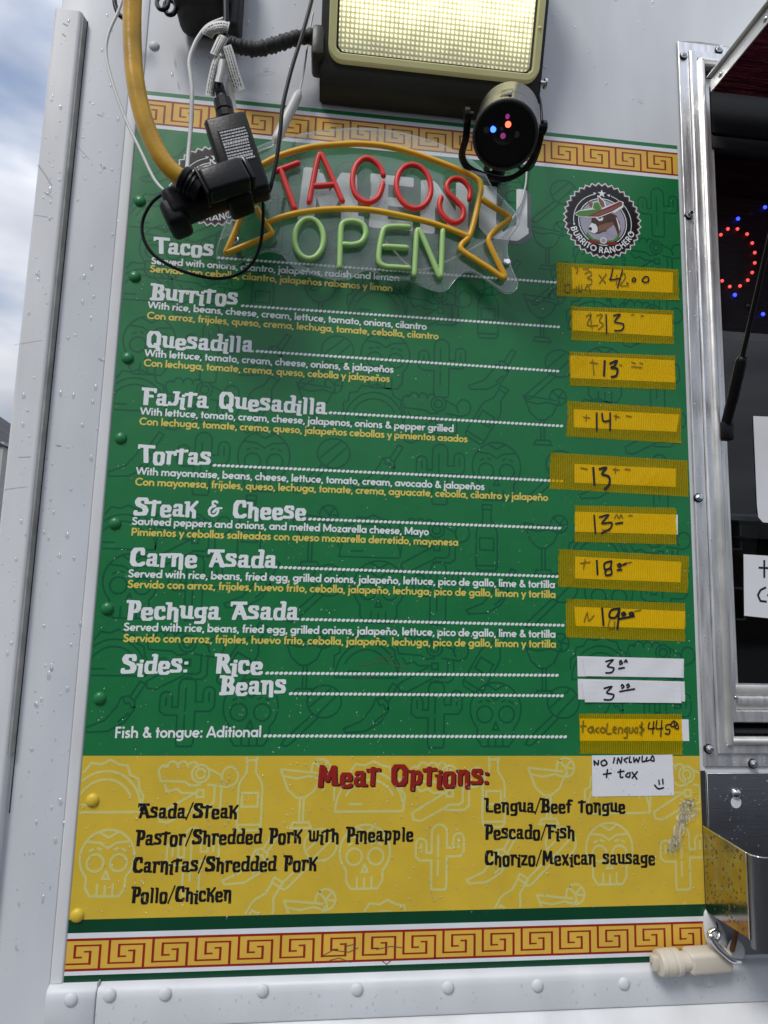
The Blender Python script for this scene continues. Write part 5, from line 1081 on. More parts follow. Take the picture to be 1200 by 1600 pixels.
# slanted face frame
fo = Vector((0, -0.048, z0_ + 0.026)); fu = Vector((0, -(0.128 - 0.048), 0.244)); fl_len = fu.length; fu.normalize(); fn = Vector((0, -fu.z, fu.y)); fn = fn if fn.y < 0 else -fn
def onf(x, s, h): return Vector((x, 0, 0)) + fo + fu * s + fn * h
def fring(name, x0, x1, s0, s1, w, h0, h1, m, parent, rad=0.02, nseg=5, bev=0.002):
    def rr(i):
        r_ = max(0.002, rad - i); p = []
        for cx, cs, a0 in ((x1 - i - r_, s1 - i - r_, 0), (x0 + i + r_, s1 - i - r_, 90), (x0 + i + r_, s0 + i + r_, 180), (x1 - i - r_, s0 + i + r_, 270)):
            p += [(cx + r_ * math.cos(R(a0 + 90 * k / nseg)), cs + r_ * math.sin(R(a0 + 90 * k / nseg))) for k in range(nseg + 1)]
        return p
    lv = [(0, h0), (0, h1 - bev), (bev, h1), (w - bev, h1), (w, h1 - bev), (w, h0)]; v, f = [], []
    for i, h in lv: v += [onf(x, s, h) for x, s in rr(i)]
    m_ = 4 * (nseg + 1)
    for l_ in range(len(lv) - 1):
        for k in range(m_): f.append((l_ * m_ + k, l_ * m_ + (k + 1) % m_, (l_ + 1) * m_ + (k + 1) % m_, (l_ + 1) * m_ + k))
    o = mesh_obj(name, v, f, m, parent); bm = bmesh.new(); bm.from_mesh(o.data); bmesh.ops.recalc_face_normals(bm, faces=bm.faces[:]); bm.to_mesh(o.data); bm.free()
    return smooth_by_angle(o, 35)
lx0 = fx0 + 0.012; lx1 = fx1 - 0.008; ls0 = 0.006; ls1 = fl_len - 0.006
fr_ = fring('lens_frame', lx0, lx1, ls0, ls1, 0.012, -0.002, 0.010, M['olive'], FL, 0.022)
fring('lens_gasket', lx0 + 0.0125, lx1 - 0.0125, ls0 + 0.0125, ls1 - 0.0125, 0.003, -0.002, 0.006, M['bronze'], fr_, 0.014)
def lens_mat():
    m = bpy.data.materials.new('prismatic_lens_lit'); m.use_nodes = True; n = m.node_tree.nodes; l = m.node_tree.links; b = n['Principled BSDF']
    b.inputs['Base Color'].default_value = (0.55, 0.55, 0.36, 1); b.inputs['Roughness'].default_value = 0.12
    t = n.new('ShaderNodeTexCoord')
    w1 = n.new('ShaderNodeTexWave'); w1.bands_direction = 'X'; w1.inputs['Scale'].default_value = 46; w1.inputs['Distortion'].default_value = 0.15
    w2 = n.new('ShaderNodeTexWave'); w2.bands_direction = 'Z'; w2.inputs['Scale'].default_value = 46; w2.inputs['Distortion'].default_value = 0.15
    ns = n.new('ShaderNodeTexNoise'); ns.inputs['Scale'].default_value = 34; ns.inputs['Detail'].default_value = 3
    for q in (w1, w2, ns): l.new(t.outputs['Object'], q.inputs['Vector'])
    mu = n.new('ShaderNodeMath'); mu.operation = 'MULTIPLY'; l.new(w1.outputs['Fac'], mu.inputs[0]); l.new(w2.outputs['Fac'], mu.inputs[1])
    sp = n.new('ShaderNodeSeparateXYZ'); l.new(t.outputs['Object'], sp.inputs[0])
    hr = n.new('ShaderNodeMapRange'); hr.inputs['From Min'].default_value = z0_ + 0.04; hr.inputs['From Max'].default_value = z0_ + 0.15; hr.inputs['To Min'].default_value = 0.085; hr.inputs['To Max'].default_value = 1.0; hr.interpolation_type = 'SMOOTHSTEP'
    l.new(sp.outputs['Z'], hr.inputs['Value'])
    a1 = n.new('ShaderNodeMath'); a1.operation = 'MULTIPLY_ADD'; a1.inputs[1].default_value = 1.3; a1.inputs[2].default_value = 0.22; l.new(mu.outputs[0], a1.inputs[0])
    n3 = n.new('ShaderNodeMapRange'); n3.inputs['From Min'].default_value = 0.35; n3.inputs['From Max'].default_value = 0.65; n3.inputs['To Min'].default_value = 0.8; n3.inputs['To Max'].default_value = 1.25; l.new(ns.outputs['Fac'], n3.inputs['Value'])
    m2 = n.new('ShaderNodeMath'); m2.operation = 'MULTIPLY'; l.new(a1.outputs[0], m2.inputs[0]); l.new(hr.outputs['Result'], m2.inputs[1])
    m3 = n.new('ShaderNodeMath'); m3.operation = 'MULTIPLY'; l.new(m2.outputs[0], m3.inputs[0]); l.new(n3.outputs['Result'], m3.inputs[1])
    m4 = n.new('ShaderNodeMath'); m4.operation = 'MULTIPLY'; m4.inputs[1].default_value = 2.3; l.new(m3.outputs[0], m4.inputs[0])
    b.inputs['Emission Color'].default_value = (1.0, 0.94, 0.50, 1); l.new(m4.outputs[0], b.inputs['Emission Strength'])
    bp = n.new('ShaderNodeBump'); bp.inputs['Distance'].default_value = 0.002; l.new(mu.outputs[0], bp.inputs['Height']); l.new(bp.outputs['Normal'], b.inputs['Normal'])
    return m
M['lens'] = lens_mat()
i_ = 0.014
mesh_obj('lens', [onf(lx0 + i_, ls0 + i_, 0.003), onf(lx1 - i_, ls0 + i_, 0.003), onf(lx1 - i_, ls1 - i_, 0.003), onf(lx0 + i_, ls1 - i_, 0.003)], [(0, 1, 2, 3)], M['lens'], FL)
Mx = frame_m((fx0 - 0.004, -0.040, z0_ + 0.058), (1, 0, 0), (0, 0, 1)); lbox('conduit_boss', Mx, 0.020, 0.05, 0.052, M['bronze'], FL, 0.006)
Mx = frame_m((fx1 - 0.002, -0.050, P(858, 132, 0.05).z), (1, 0, 0.05), (0, 0, 1)); lathe('side_screw', Mx, [(0.004, 0), (0.004, 0.006), (0.0075, 0.0065), (0.0075, 0.010), (0.005, 0.0118)], M['bolt'], FL, 14)
q = onf(lx1 - 0.006, P(847, 27, 0.09).z - z0_ - 0.03, 0.0095); put('frame_screw', dome_mesh('frame_screw', 0.0036, 0.002, M['olive'], 10, 3), q, FL, (R(-18), 0, 0))

# ------------------------------------------------------------------ small stage light in its yoke
fc = P(789, 213, 0.150); bc = P(797, 168, 0.085)
ax = (fc - bc).normalized(); Mx = frame_m(fc - ax * 0.085, ax, (0, 0, 1)); rr_ = 0.0458
M['lamph'] = mat('black_lamp_enamel', (0.030, 0.030, 0.028), 0.26, spec=0.9, bump=0.0003, bscale=60)
SL = thing('stage_light', 'small black round stage light glowing red and blue', 'stage light', tuple(P(790, 275, 0.03)))
hs = lathe('housing', Mx, [(0.030, -0.004), (0.036, 0.0), (rr_ - 0.001, 0.004), (rr_ - 0.001, 0.050), (rr_ - 0.004, 0.0505), (rr_ - 0.004, 0.0545), (rr_, 0.055), (rr_, 0.084), (rr_ - 0.0015, 0.0855), (rr_ - 0.004, 0.0855), (rr_ - 0.0045, 0.078)], M['lamph'], SL, 40, 30)
lathe('front_plate', Mx, [(rr_ - 0.0045, 0.0795), (rr_ - 0.0045, 0.0808)], M['black'], SL, 40)
yx = Mx.to_3x3() @ Vector((0, 1, 0)); zx = Mx.to_3x3() @ Vector((0, 0, 1))
def fp_(px, py, h=0.0815):
    """point on the lamp's front plate seen at a photo position"""
    v_ = ROT @ Vector((px - 600, 800 - py, -FPX)); o_ = Mx @ Vector((h, 0, 0)); t_ = (o_ - CAM).dot(ax) / v_.dot(ax); return CAM + v_ * t_
M['led_r'] = mat('red_led', (0.5, 0.02, 0.02), 0.3, emit=(1.0, 0.06, 0.03), es=5); M['led_b'] = mat('blue_led', (0.02, 0.05, 0.6), 0.3, emit=(0.02, 0.07, 1.0), es=6)
M['led_p'] = mat('unlit_violet_lens', (0.22, 0.06, 0.22), 0.2, emit=(0.5, 0.05, 0.35), es=0.35); M['led_off'] = mat('grey_ring', (0.06, 0.06, 0.065), 0.4)  # violet lenses given a faint emission of their own
def bead(name, px, py, r, m, parent, flat=0.6):
    p_ = fp_(px, py); o = lathe(name, frame_m(p_, ax, (0, 0, 1)), [(r, -0.001), (r, 0.0006), (r * 0.8, r * flat * 0.6), (r * 0.4, r * flat * 0.92), (0.0002, r * flat)], m, parent, 14, 60); return o
lp = lathe('lens_plate', frame_m(fp_(787, 206), ax, (0, 0, 1)), [(0.0165, -0.0005), (0.0165, 0.0006), (0.015, 0.0010)], M['black2'], SL, 28)
bead('blue_led', 771, 202, 0.0042, M['led_b'], SL); bead('red_led', 794, 194, 0.0044, M['led_r'], SL); bead('violet_lens', 793, 182, 0.0030, M['led_p'], SL); bead('violet_lens', 786, 212, 0.0042, M['led_p'], SL); bead('center_screw', 784, 201, 0.0028, M['led_off'], SL)
for px, py in ((760, 203), (807, 210)): bead('mount_ear', px, py, 0.0042, M['led_off'], SL, 0.2)
# clip on top
ctop = Mx @ Vector((0.062, 0, 0)); radial = (Vector((0, 0, 1)) - ax * ax.z).normalized()
lbox('top_clip', frame_m(ctop + radial * (rr_ + 0.0005) + Vector((0.005, 0, 0)), ax, radial), 0.030, 0.016, 0.003, M['black2'], hs, 0.0012)
# yoke: strap from one knob round the back to the other
kl = P(731, 180, 0.105); kr = P(847, 200, 0.105)
ya1 = [kl, P(728, 215, 0.085), P(722, 245, 0.05), P(738, 266, 0.03), P(785, 280, 0.03), P(818, 266, 0.045), P(838, 236, 0.08), kr]
yk = tube('yoke', ya1, 0.0055, M['black'], SL, 10, n=6, flat=0.4)
for kq, s in ((kl, -1), (kr, 1)):
    side = Vector((s, 0.05, 0.02 * s)); lathe('yoke_knob', frame_m(kq - side * 0.004, side, (0, 0, 1)), [(0.005, -0.004), (0.005, 0.002), (0.0105, 0.0025), (0.0105, 0.008), (0.009, 0.0095), (0.004, 0.0100)], M['black'], SL, 12, 25)
lathe('yoke_base', frame_m(P(770, 272, 0.004), (0, -1, 0), (0, 0, 1)), [(0.018, -0.002), (0.018, 0.012), (0.012, 0.020), (0.007, 0.026)], M['black'], SL, 20)
ptube('power_lead', [(795, 240, 0.07), (812, 262, 0.05), (830, 262, 0.04), (845, 225, 0.05), (846, 175, 0.05), (842, 150, 0.03)], 0.0022, M['bcord'], SL, n=6)

# ------------------------------------------------------------------ cords, adapter and outlet tap hanging in front of the menu
def dirpx(a, b, d): return (P(*b, d) - P(*a, d)).normalized()
# power adapter brick
la = dirpx((352, 188), (397, 322), 0.09); wa_ = Vector((-la.z, 0, la.x)); wa_ = wa_ if wa_.x > 0 else -wa_
AD = thing('power_adapter', 'black power adapter brick with white printed label hanging over the badge', 'power adapter', tuple(P(395, 315, 0.08)))
ac = P(372, 251, 0.095) ; Ma = frame_m(ac, wa_, -la + Vector((0, -0.05, 0)))
lbox('case', Ma, 0.060, 0.036, 0.118, M['black'], AD, 0.006, 3)
lbox('case_seam', Ma, 0.0606, 0.0015, 0.1186, M['black2'], AD, 0.0003, 1, (0, -0.006, 0))
lbl = lbox('rating_label', Ma, 0.042, 0.0006, 0.050, M['black2'], AD, 0.0, 1, (0.004, -0.0182, 0.010))
M['lab'] = mat('label_print', (0.50, 0.50, 0.50), 0.5)
random.seed(21)
v, f = [], []
for r_ in range(11):
    z = 0.032 - r_ * 0.0044; x = -0.014
    while x < 0.022:
        w = random.uniform(0.001, 0.004)
        if x + w > 0.0235: break
        h = 0.0011 if r_ not in (4, 9) else 0.0018
        b = len(v); v += [Ma @ Vector(q) for q in ((x, -0.0187, z - h), (x + w, -0.0187, z - h), (x + w, -0.0187, z + h), (x, -0.0187, z + h))]; f.append((b, b + 1, b + 2, b + 3)); x += w + 0.0007
mesh_obj('label_print', v, f, M['lab'], lbl)
# inlet plug on top of the adapter
pt0 = P(352, 178, 0.092); pu = dirpx((352, 178), (340, 122), 0.092)
lathe('inlet_nut', frame_m(pt0 - pu * 0.006, pu, (0, -1, 0)), [(0.0135, -0.004), (0.0135, 0.006), (0.0115, 0.008), (0.0130, 0.0095), (0.0130, 0.026), (0.0105, 0.028)], M['black'], AD, 10, 25)
lathe('strain_relief', frame_m(pt0 + pu * 0.021, pu, (0, -1, 0)), [(0.0085, 0), (0.0080, 0.006), (0.0070, 0.007), (0.0080, 0.010), (0.0065, 0.011), (0.0074, 0.015), (0.0060, 0.016), (0.0068, 0.021), (0.0055, 0.028)], M['black'], AD, 14, 25)
# adapter output wire looping round below
ptube('output_wire', [(411, 318, 0.085), (411, 345, 0.075), (407, 380, 0.062), (396, 408, 0.055), (375, 427, 0.052), (345, 435, 0.052), (310, 431, 0.054), (272, 418, 0.058), (240, 398, 0.062), (224, 372, 0.066), (223, 345, 0.07), (235, 320, 0.078), (250, 306, 0.085), (266, 300, 0.09)], 0.0024, M['bcord'], AD, n=6)
# outlet tap and the yellow cord
TP = thing('outlet_tap', 'chunky black rubber outlet tap on the end of the yellow cord', 'outlet tap', tuple(P(320, 345, 0.1)))
tdv = dirpx((262, 322), (400, 268), 0.115); tz = Vector((-tdv.z, 0, tdv.x)); tz = tz if tz.z > 0 else -tz
Mt = frame_m(P(322, 306, 0.110), tdv, tz)
lbox('body', Mt, 0.112, 0.040, 0.044, M['rubber'], TP, 0.009, 3)
lbox('socket_face', Mt, 0.030, 0.044, 0.040, M['rubber'], TP, 0.008, 3, (-0.050, 0.004, -0.012)); lbox('socket_face', Mt, 0.036, 0.044, 0.034, M['rubber'], TP, 0.006, 3, (0.040, 0.010, -0.014))
Mp = frame_m(P(352, 282, 0.142), tdv + Vector((0, 0.10, 0)), tz)
lbox('plug_body', Mp, 0.062, 0.028, 0.038, M['black'], TP, 0.006, 3)
lbox('plug_lip', Mp, 0.006, 0.024, 0.034, M['black2'], TP, 0.002, 2, (0.034, 0, 0)); lbox('plug_lip', Mp, 0.004, 0.030, 0.040, M['black'], TP, 0.0015, 2, (-0.032, 0, 0))
cuff0 = P(286, 281, 0.148); cdv = (P(310, 290, 0.142) - P(278, 268, 0.150)).normalized()
lathe('cord_cuff', frame_m(cuff0, cdv, (0, 0, 1)), [(0.0145, -0.004), (0.0175, -0.002), (0.0175, 0.004), (0.0155, 0.005), (0.0170, 0.009), (0.0150, 0.010), (0.0165, 0.014), (0.0145, 0.015), (0.0155, 0.024)], M['rubber'], TP, 20, 25)
yc = ptube('yellow_cord', [(212, -60, 0.17), (207, 0, 0.165), (207, 70, 0.16), (212, 130, 0.158), (226, 190, 0.155), (247, 238, 0.152), (268, 266, 0.150), (286, 281, 0.148)], 0.0118, M['ycord'], None, seg=14, n=8)
tag(yc, 'thick yellow extension cord hanging from above at the left', 'cord')
wc = ptube('white_cord', [(196, -20, 0.07), (186, 15, 0.07), (170, 52, 0.07), (166, 85, 0.07), (176, 130, 0.072), (197, 188, 0.075), (220, 236, 0.08), (240, 278, 0.085), (256, 297, 0.09), (266, 300, 0.092)], 0.0022, M['wcord'], None, n=8); tag(wc, 'thin white cord curving down left of the yellow cord', 'cord')
wc = ptube('white_cord', [(350, 30, 0.085), (330, 38, 0.085), (318, 48, 0.085), (305, 68, 0.085), (296, 95, 0.085), (298, 120, 0.085), (300, 145, 0.086), (298, 200, 0.09), (294, 245, 0.100), (292, 275, 0.115)], 0.0031, M['wcord'], None, n=8); tag(wc, 'white cord hanging from the tagged bundle down to the outlet tap', 'cord')
bc_ = ptube('black_cord', [(492, -20, 0.10), (484, 12, 0.10), (472, 55, 0.10), (455, 110, 0.10), (442, 165, 0.10), (438, 205, 0.098), (432, 250, 0.094), (424, 288, 0.09), (420, 300, 0.085)], 0.0029, M['bcord'], None, n=8); tag(bc_, 'black cord running down from the top to the power adapter', 'cord')
# inline switch on a white lead
SWT = thing('inline_switch', 'slim white inline switch hanging left of the neon sign', 'switch', tuple(P(430, 224, 0.03)))
u_ = dirpx((468, 143), (429, 224), 0.03)
tube('switch_body', [P(468, 143, 0.03), P(462, 156, 0.03), P(448, 184, 0.03), P(434, 214, 0.03), P(429, 224, 0.03)], lambda t: 0.0030 + 0.0048 * min(1, math.sin(math.pi * min(max(t, 0.02), 0.98)) * 1.8), M['wcord'], SWT, 12, n=5)
ptube('lead', [(489, 20, 0.03), (482, 60, 0.03), (475, 110, 0.03), (468, 143, 0.03)], 0.0015, M['wcord'], SWT); ptube('lead', [(429, 224, 0.03), (424, 230, 0.032), (412, 234, 0.034), (400, 240, 0.034)], 0.0015, M['wcord'], SWT)
wc = ptube('white_cord', [(843, 150, 0.006), (836, 210, 0.006), (824, 262, 0.006), (821, 290, 0.006), (812, 322, 0.006), (795, 348, 0.007), (760, 375, 0.01), (715, 400, 0.014), (670, 420, 0.018), (640, 416, 0.022), (600, 375, 0.026)], 0.0017, M['wcord'], None, n=8); tag(wc, 'thin white lead passing behind the clear neon sign', 'cord')
# printed paper tags round the plug cord
TG = thing('cord_tag', 'white printed paper tags wrapped round the black plug cord', 'tag', tuple(P(345, 150, 0.09)))
def ribbon(name, pts, wpx, m, parent, d=0.09, bulge=0.006, print_=True):
    v, f = [], []; nu = 6
    path = catmull([Vector(p) for p in pts], 5)
    for j, c in enumerate(path):
        t_ = path[min(j + 1, len(path) - 1)] - path[max(j - 1, 0)]; nn = Vector((-t_.y, t_.x, 0)).normalized()
        for i in range(nu + 1):
            s = i / nu - 0.5; q = P(c.x + nn.x * s * wpx, c.y + nn.y * s * wpx, c.z + bulge * (1 - 4 * s * s)); v.append(q)
    for j in range(len(path) - 1):
        for i in range(nu): a = j * (nu + 1) + i; f.append((a, a + 1, a + nu + 2, a + nu + 1))
    o = mesh_obj(name, v, f, m, parent, True)
    if print_:
        v2, f2 = [], []; cnt = len(path)
        for r_ in range(4):
            s = -0.30 + r_ * 0.2; j = 0.08
            while j < 0.9:
                l_ = random.uniform(0.02, 0.07)
                def at_(jj, ss):
                    k = jj * (cnt - 1); a = int(k); fr = k - a; c = path[a].lerp(path[min(a + 1, cnt - 1)], fr); t_ = path[min(a + 1, cnt - 1)] - path[max(a - 1, 0)]; nn = Vector((-t_.y, t_.x, 0)).normalized()
                    return P(c.x + nn.x * ss * wpx, c.y + nn.y * ss * wpx, c.z + bulge * (1 - 4 * ss * ss) + 0.0006)
                b = len(v2); v2 += [at_(j, s - 0.035), at_(j + l_, s - 0.035), at_(j + l_, s + 0.035), at_(j, s + 0.035)]; f2.append((b, b + 1, b + 2, b + 3)); j += l_ + 0.02
        mesh_obj('tag_print', v2, f2, M['ink'], o)
    return o
ribbon('tag_strip', [(323, 56, 0.085), (330, 46, 0.095), (345, 42, 0.1), (357, 44, 0.095)], 20, M['tagw'], TG)
ribbon('tag_strip', [(336, 86, 0.098), (343, 70, 0.1), (350, 56, 0.098)], 17, M['tagw'], TG)
ribbon('tag_strip', [(328, 150, 0.085), (332, 125, 0.09), (338, 100, 0.095), (346, 84, 0.098)], 15, M['tagw'], TG)
ribbon('tag_strip', [(352, 72, 0.098), (358, 90, 0.096), (364, 112, 0.092), (374, 142, 0.084)], 19, M['tagw'], TG)
ribbon('tag_strip', [(347, 92, 0.100), (345, 110, 0.1), (341, 128, 0.099)], 11, M['wcord'], TG, print_=False)
ribbon('tag_strip', [(360, 118, 0.08), (358, 142, 0.078), (364, 172, 0.075)], 14, M['tagw'], TG, print_=False)
wcb = ptube('plug_cord', [(352, -20, 0.095), (353, 30, 0.095), (350, 70, 0.095), (345, 100, 0.093), (341, 125, 0.092)], 0.0042, M['bcord'], None, n=6); tag(wcb, 'black plug cord running down through the white paper tags', 'cord')
# corrugated conduit and the junction box it comes from
cpts = catmull([P(352, 66, 0.050), P(372, 72, 0.050), P(400, 77, 0.050), (P(430, 70, 0.050)), P(462, 60, 0.048), P(498, 56, 0.045)], 14)
v, f = tube_geo(cpts, lambda t: 0.0102 + 0.0011 * math.sin(t * 2 * math.pi * 21 + math.sin(t * 31)) + 0.0006 * math.sin(t * 57), 12)
cdt = mesh_obj('corrugated_conduit', v, f, M['char'], None, True); tag(cdt, 'black corrugated conduit feeding the flood light', 'conduit')
JB = thing('junction_box', 'dark weathered weatherproof box on the wall at the top edge', 'junction box', tuple(P(322, 40, 0.0)))
jx0, jx1 = P(272, 0, 0.04).x, P(370, 0, 0.04).x; jz = P(320, 40, 0.03).z
box('box', jx0 + 0.004, jx1 - 0.010, -0.075, 0.0, jz - 0.002, jz + 0.16, M['char'], JB, 0.016, 4)
box('lid_band', jx0 + 0.001, jx1 - 0.006, -0.062, -0.050, jz + 0.012, jz + 0.17, M['black'], JB, 0.006, 3)
box('side_flap', jx1 - 0.012, jx1 + 0.006, -0.050, -0.002, jz - 0.012, jz + 0.15, M['char'], JB, 0.007, 3)
box('hinge', P(343, 0, 0.08).x, P(350, 0, 0.08).x, -0.082, -0.070, jz + 0.002, jz + 0.15, M['black'], JB, 0.003, 2)
for c in ((254, 4), (266, 12)):
    ptube('cable_loop', [(c[0] + 9 * math.cos(R(a)), c[1] + 11 * math.sin(R(a)), 0.05 + 0.01 * math.sin(R(a))) for a in range(0, 360, 30)], 0.0034, M['black'], JB, closed=True, n=3)
bl_ = ptube('cable_loop', [(178, -12, 0.03), (180, 8, 0.03), (187, 24, 0.03), (200, 28, 0.03), (214, 20, 0.03)], 0.0036, M['black'], None); tag(bl_, 'short black cable loop behind the yellow cord', 'cord')

# ------------------------------------------------------------------ inside the serving window
LS = thing('led_sign', 'red and blue dotted LED sign glowing behind the dark window', 'LED sign', tuple(P(1165, 480, -0.07)))
M['wl_r'] = mat('window_red_led', (0.4, 0.05, 0.05), 0.3, emit=(1.0, 0.08, 0.07), es=2.0); M['wl_b'] = mat('window_blue_led', (0.05, 0.05, 0.5), 0.3, emit=(0.03, 0.05, 1.0), es=4)
box('sign_panel', P(1112, 400, -0.08).x, 2.10, 0.080, 0.086, P(1150, 530, -0.08).z, P(1150, 310, -0.08).z, M['dark'], LS)
reds = [(1126, 367), (1137, 358), (1152, 358), (1167, 366), (1175, 380), (1179, 395), (1179, 411), (1175, 426), (1168, 438), (1156, 447), (1140, 448), (1128, 439)]
blues = [(1153, 342), (1195, 324), (1148, 461), (1192, 491)]
LEDR = dome_mesh('led_red', 0.0031, 0.0035, M['wl_r'], 10, 3); LEDB = dome_mesh('led_blue', 0.0036, 0.0035, M['wl_b'], 10, 3); LEDO = dome_mesh('led_off', 0.004, 0.003, M['led_off'], 10, 3)
for px, py in reds: put('led', LEDR, tuple(P(px, py, -0.078)), LS)
for px, py in blues: put('led', LEDB, tuple(P(px, py, -0.078)), LS)
for px, py in ((1173, 334), (1169, 478)): put('led', LEDO, tuple(P(px, py, -0.078)), LS)
# the sign's other letters, beyond the frame
oc = P(1152, 403, -0.078)
for L_ in range(1, 4):
    for k in range(12):
        a = 2 * math.pi * k / 12; put('led', LEDR, (oc.x + L_ * 0.14 + 0.045 * math.cos(a), 0.078, oc.z + 0.055 * math.sin(a)), LS)
for k in range(10):
    for s in (-1, 1): put('led', LEDB, (oc.x + 0.12 + k * 0.06, 0.078, oc.z + s * 0.105), LS)
def window_paper(name, label, pts, d, st, cat, cols=None):
    q = [P(*p, d) for p in pts]; n = len(q); v = [(p.x, -d, p.z) for p in q] + [(p.x, -d + 0.0004, p.z) for p in q]
    f = [tuple(range(n))[::-1], tuple(range(n, 2 * n))] + [(k, (k + 1) % n, n + (k + 1) % n, n + k) for k in range(n)]
    o = mesh_obj(name, v, f, M['paper'], None); bm = bmesh.new(); bm.from_mesh(o.data); bmesh.ops.recalc_face_normals(bm, faces=bm.faces[:]); bm.to_mesh(o.data); bm.free()
    if st:
        g = [thick([(P(*p, d).x, P(*p, d).z) for p in s], 0.0034, False, 0.001) for s in st]; stroke_polys('handwriting', g, M['ink'], o, d + 0.0003)
    return tag(o, label, cat)
window_paper('paper_sign', 'blank white rounded sheet on the window glass, upper of two', [(1177, 650), (1290, 655), (1296, 830), (1210, 818), (1192, 816), (1185, 808), (1183, 790)], -0.0225, None, 'paper sign')
window_paper('paper_sign', 'handwritten white paper with a plus sign on the window glass, lower of two', [(1162, 866), (1290, 874), (1290, 975), (1163, 962)], -0.0225, [[(1186, 887), (1208, 888)], [(1194, 876), (1194, 902)], [(1196, 918), (1188, 922), (1184, 930), (1188, 939), (1197, 940)], [(1207, 922), (1200, 930), (1206, 940), (1214, 932), (1207, 922)], [(1222, 920), (1222, 940), (1232, 938)]], 'paper sign')
cp_ = lathe('paper_cup', frame_m(P(1164, 870, -0.10), (0, 0, 1), (1, 0, 0)), [(0.016, 0.0), (0.024, 0.055), (0.026, 0.056)], M['dark2'], None, 18); tag(cp_, 'dim grey cup standing behind the window glass', 'cup')

# ------------------------------------------------------------------ at the bottom right: foam, hook, beige plug
FO = thing('weather_plug', 'beige plastic plug lying across the rail at the bottom right', 'plug', tuple(P(1075, 1522, 0.02)))
a0 = P(1022, 1505, 0.030); a1 = P(1136, 1497, 0.026); pd_ = (a1 - a0).normalized(); Mq = frame_m(a0, pd_, (0, 0, 1)); LT = (a1 - a0).length
lathe('cap', Mq, [(0.010, 0.004), (0.0155, 0.006), (0.0168, 0.009), (0.0168, 0.0125), (0.0155, 0.0135), (0.0168, 0.0148), (0.0172, 0.024), (0.0160, 0.0255), (0.0160, 0.029), (0.0172, 0.030), (0.0168, 0.036), (0.0130, 0.038)], M['beige'], FO, 28, 25)
lbox('cap_key', Mq, 0.010, 0.013, 0.019, M['beige'], FO, 0.003, 2, (0.001, 0, 0.001)); lathe('neck', Mq, [(0.0125, 0.036), (0.0125, 0.052), (0.014, 0.054)], M['beige'], FO, 20)
lbox('body', Mq, LT - 0.046, 0.026, 0.029, M['beige'], FO, 0.006, 3, (0.050 + (LT - 0.046) / 2 - 0.002, 0, 0))
lathe('pin_hole', Mq, [(0.0012, -0.0042), (0.0012, -0.0038)], M['grime'], FO, 8)
FM = thing('foam_sealant', 'white lump of sealant behind the chrome hook', 'sealant', tuple(P(1118, 1470, 0.01)))
def blob(name, pts, d0, d1, m, parent):
    pp = [(a.x, a.y) for a in catmull([Vector((*p, 0)) for p in pts], 3, True)]; n = len(pp); c = (sum(p[0] for p in pp) / n, sum(p[1] for p in pp) / n); v, f = [], []
    lv = [(1.0, d0), (0.97, d0 + (d1 - d0) * 0.55), (0.82, d0 + (d1 - d0) * 0.9), (0.4, d1)]
    for s, d in lv: v += [P(c[0] + (p[0] - c[0]) * s, c[1] + (p[1] - c[1]) * s, d) for p in pp]
    v.append(P(*c, d1 + 0.0005))
    for l_ in range(len(lv) - 1):
        for k in range(n): f.append((l_ * n + k, (l_ + 1) * n + k, (l_ + 1) * n + (k + 1) % n, l_ * n + (k + 1) % n))
    for k in range(n): f.append(((len(lv) - 1) * n + k, len(v) - 1, (len(lv) - 1) * n + (k + 1) % n))
    return mesh_obj(name, v, f, m, parent, True)
blob('sealant_bead', [(1100, 1424), (1110, 1420), (1122, 1436), (1134, 1460), (1137, 1480), (1122, 1486), (1106, 1478), (1099, 1452)], 0.001, 0.007, M['paint2'], FM)
blob('sealant_bead', [(1140, 1470), (1152, 1466), (1163, 1480), (1162, 1497), (1146, 1502), (1134, 1492)], 0.004, 0.016, M['paint2'], FM)
stroke_polys('sealant_crack', [thick([W(1114, 1436), W(1117, 1450), W(1119, 1460)], 0.0022)], M['grime'], FM, 0.0082)
HK = thing('chrome_hook', 'shiny chrome snap hook under the steel tray', 'hook', tuple(P(1140, 1498, 0.02)))
ptube('hook_shank', [(1110, 1462, 0.040), (1120, 1478, 0.044), (1132, 1490, 0.046), (1144, 1500, 0.044), (1156, 1502, 0.036)], lambda t: 0.0043 - 0.0010 * t, M['chrome'], HK, n=6, seg=12)
ptube('hook_eye', [(1116 + 8 * math.cos(R(a)), 1461 + 8 * math.sin(R(a)), 0.038 + 0.003 * math.sin(R(a))) for a in range(0, 360, 36)], 0.0034, M['chrome'], HK, closed=True, n=4, seg=10)
M['rust'] = mat('rusty_rod', (0.16, 0.075, 0.03), 0.7, bump=0.001, bscale=80, var=0.4, vscale=60)
rr0 = ptube('bracket_rod', [(1151, 1440, 0.03), (1149, 1462, 0.026), (1144, 1484, 0.02)], 0.0034, M['rust'], None); tag(rr0, 'thin rusty rod between the steel tray and the white rail', 'rod')

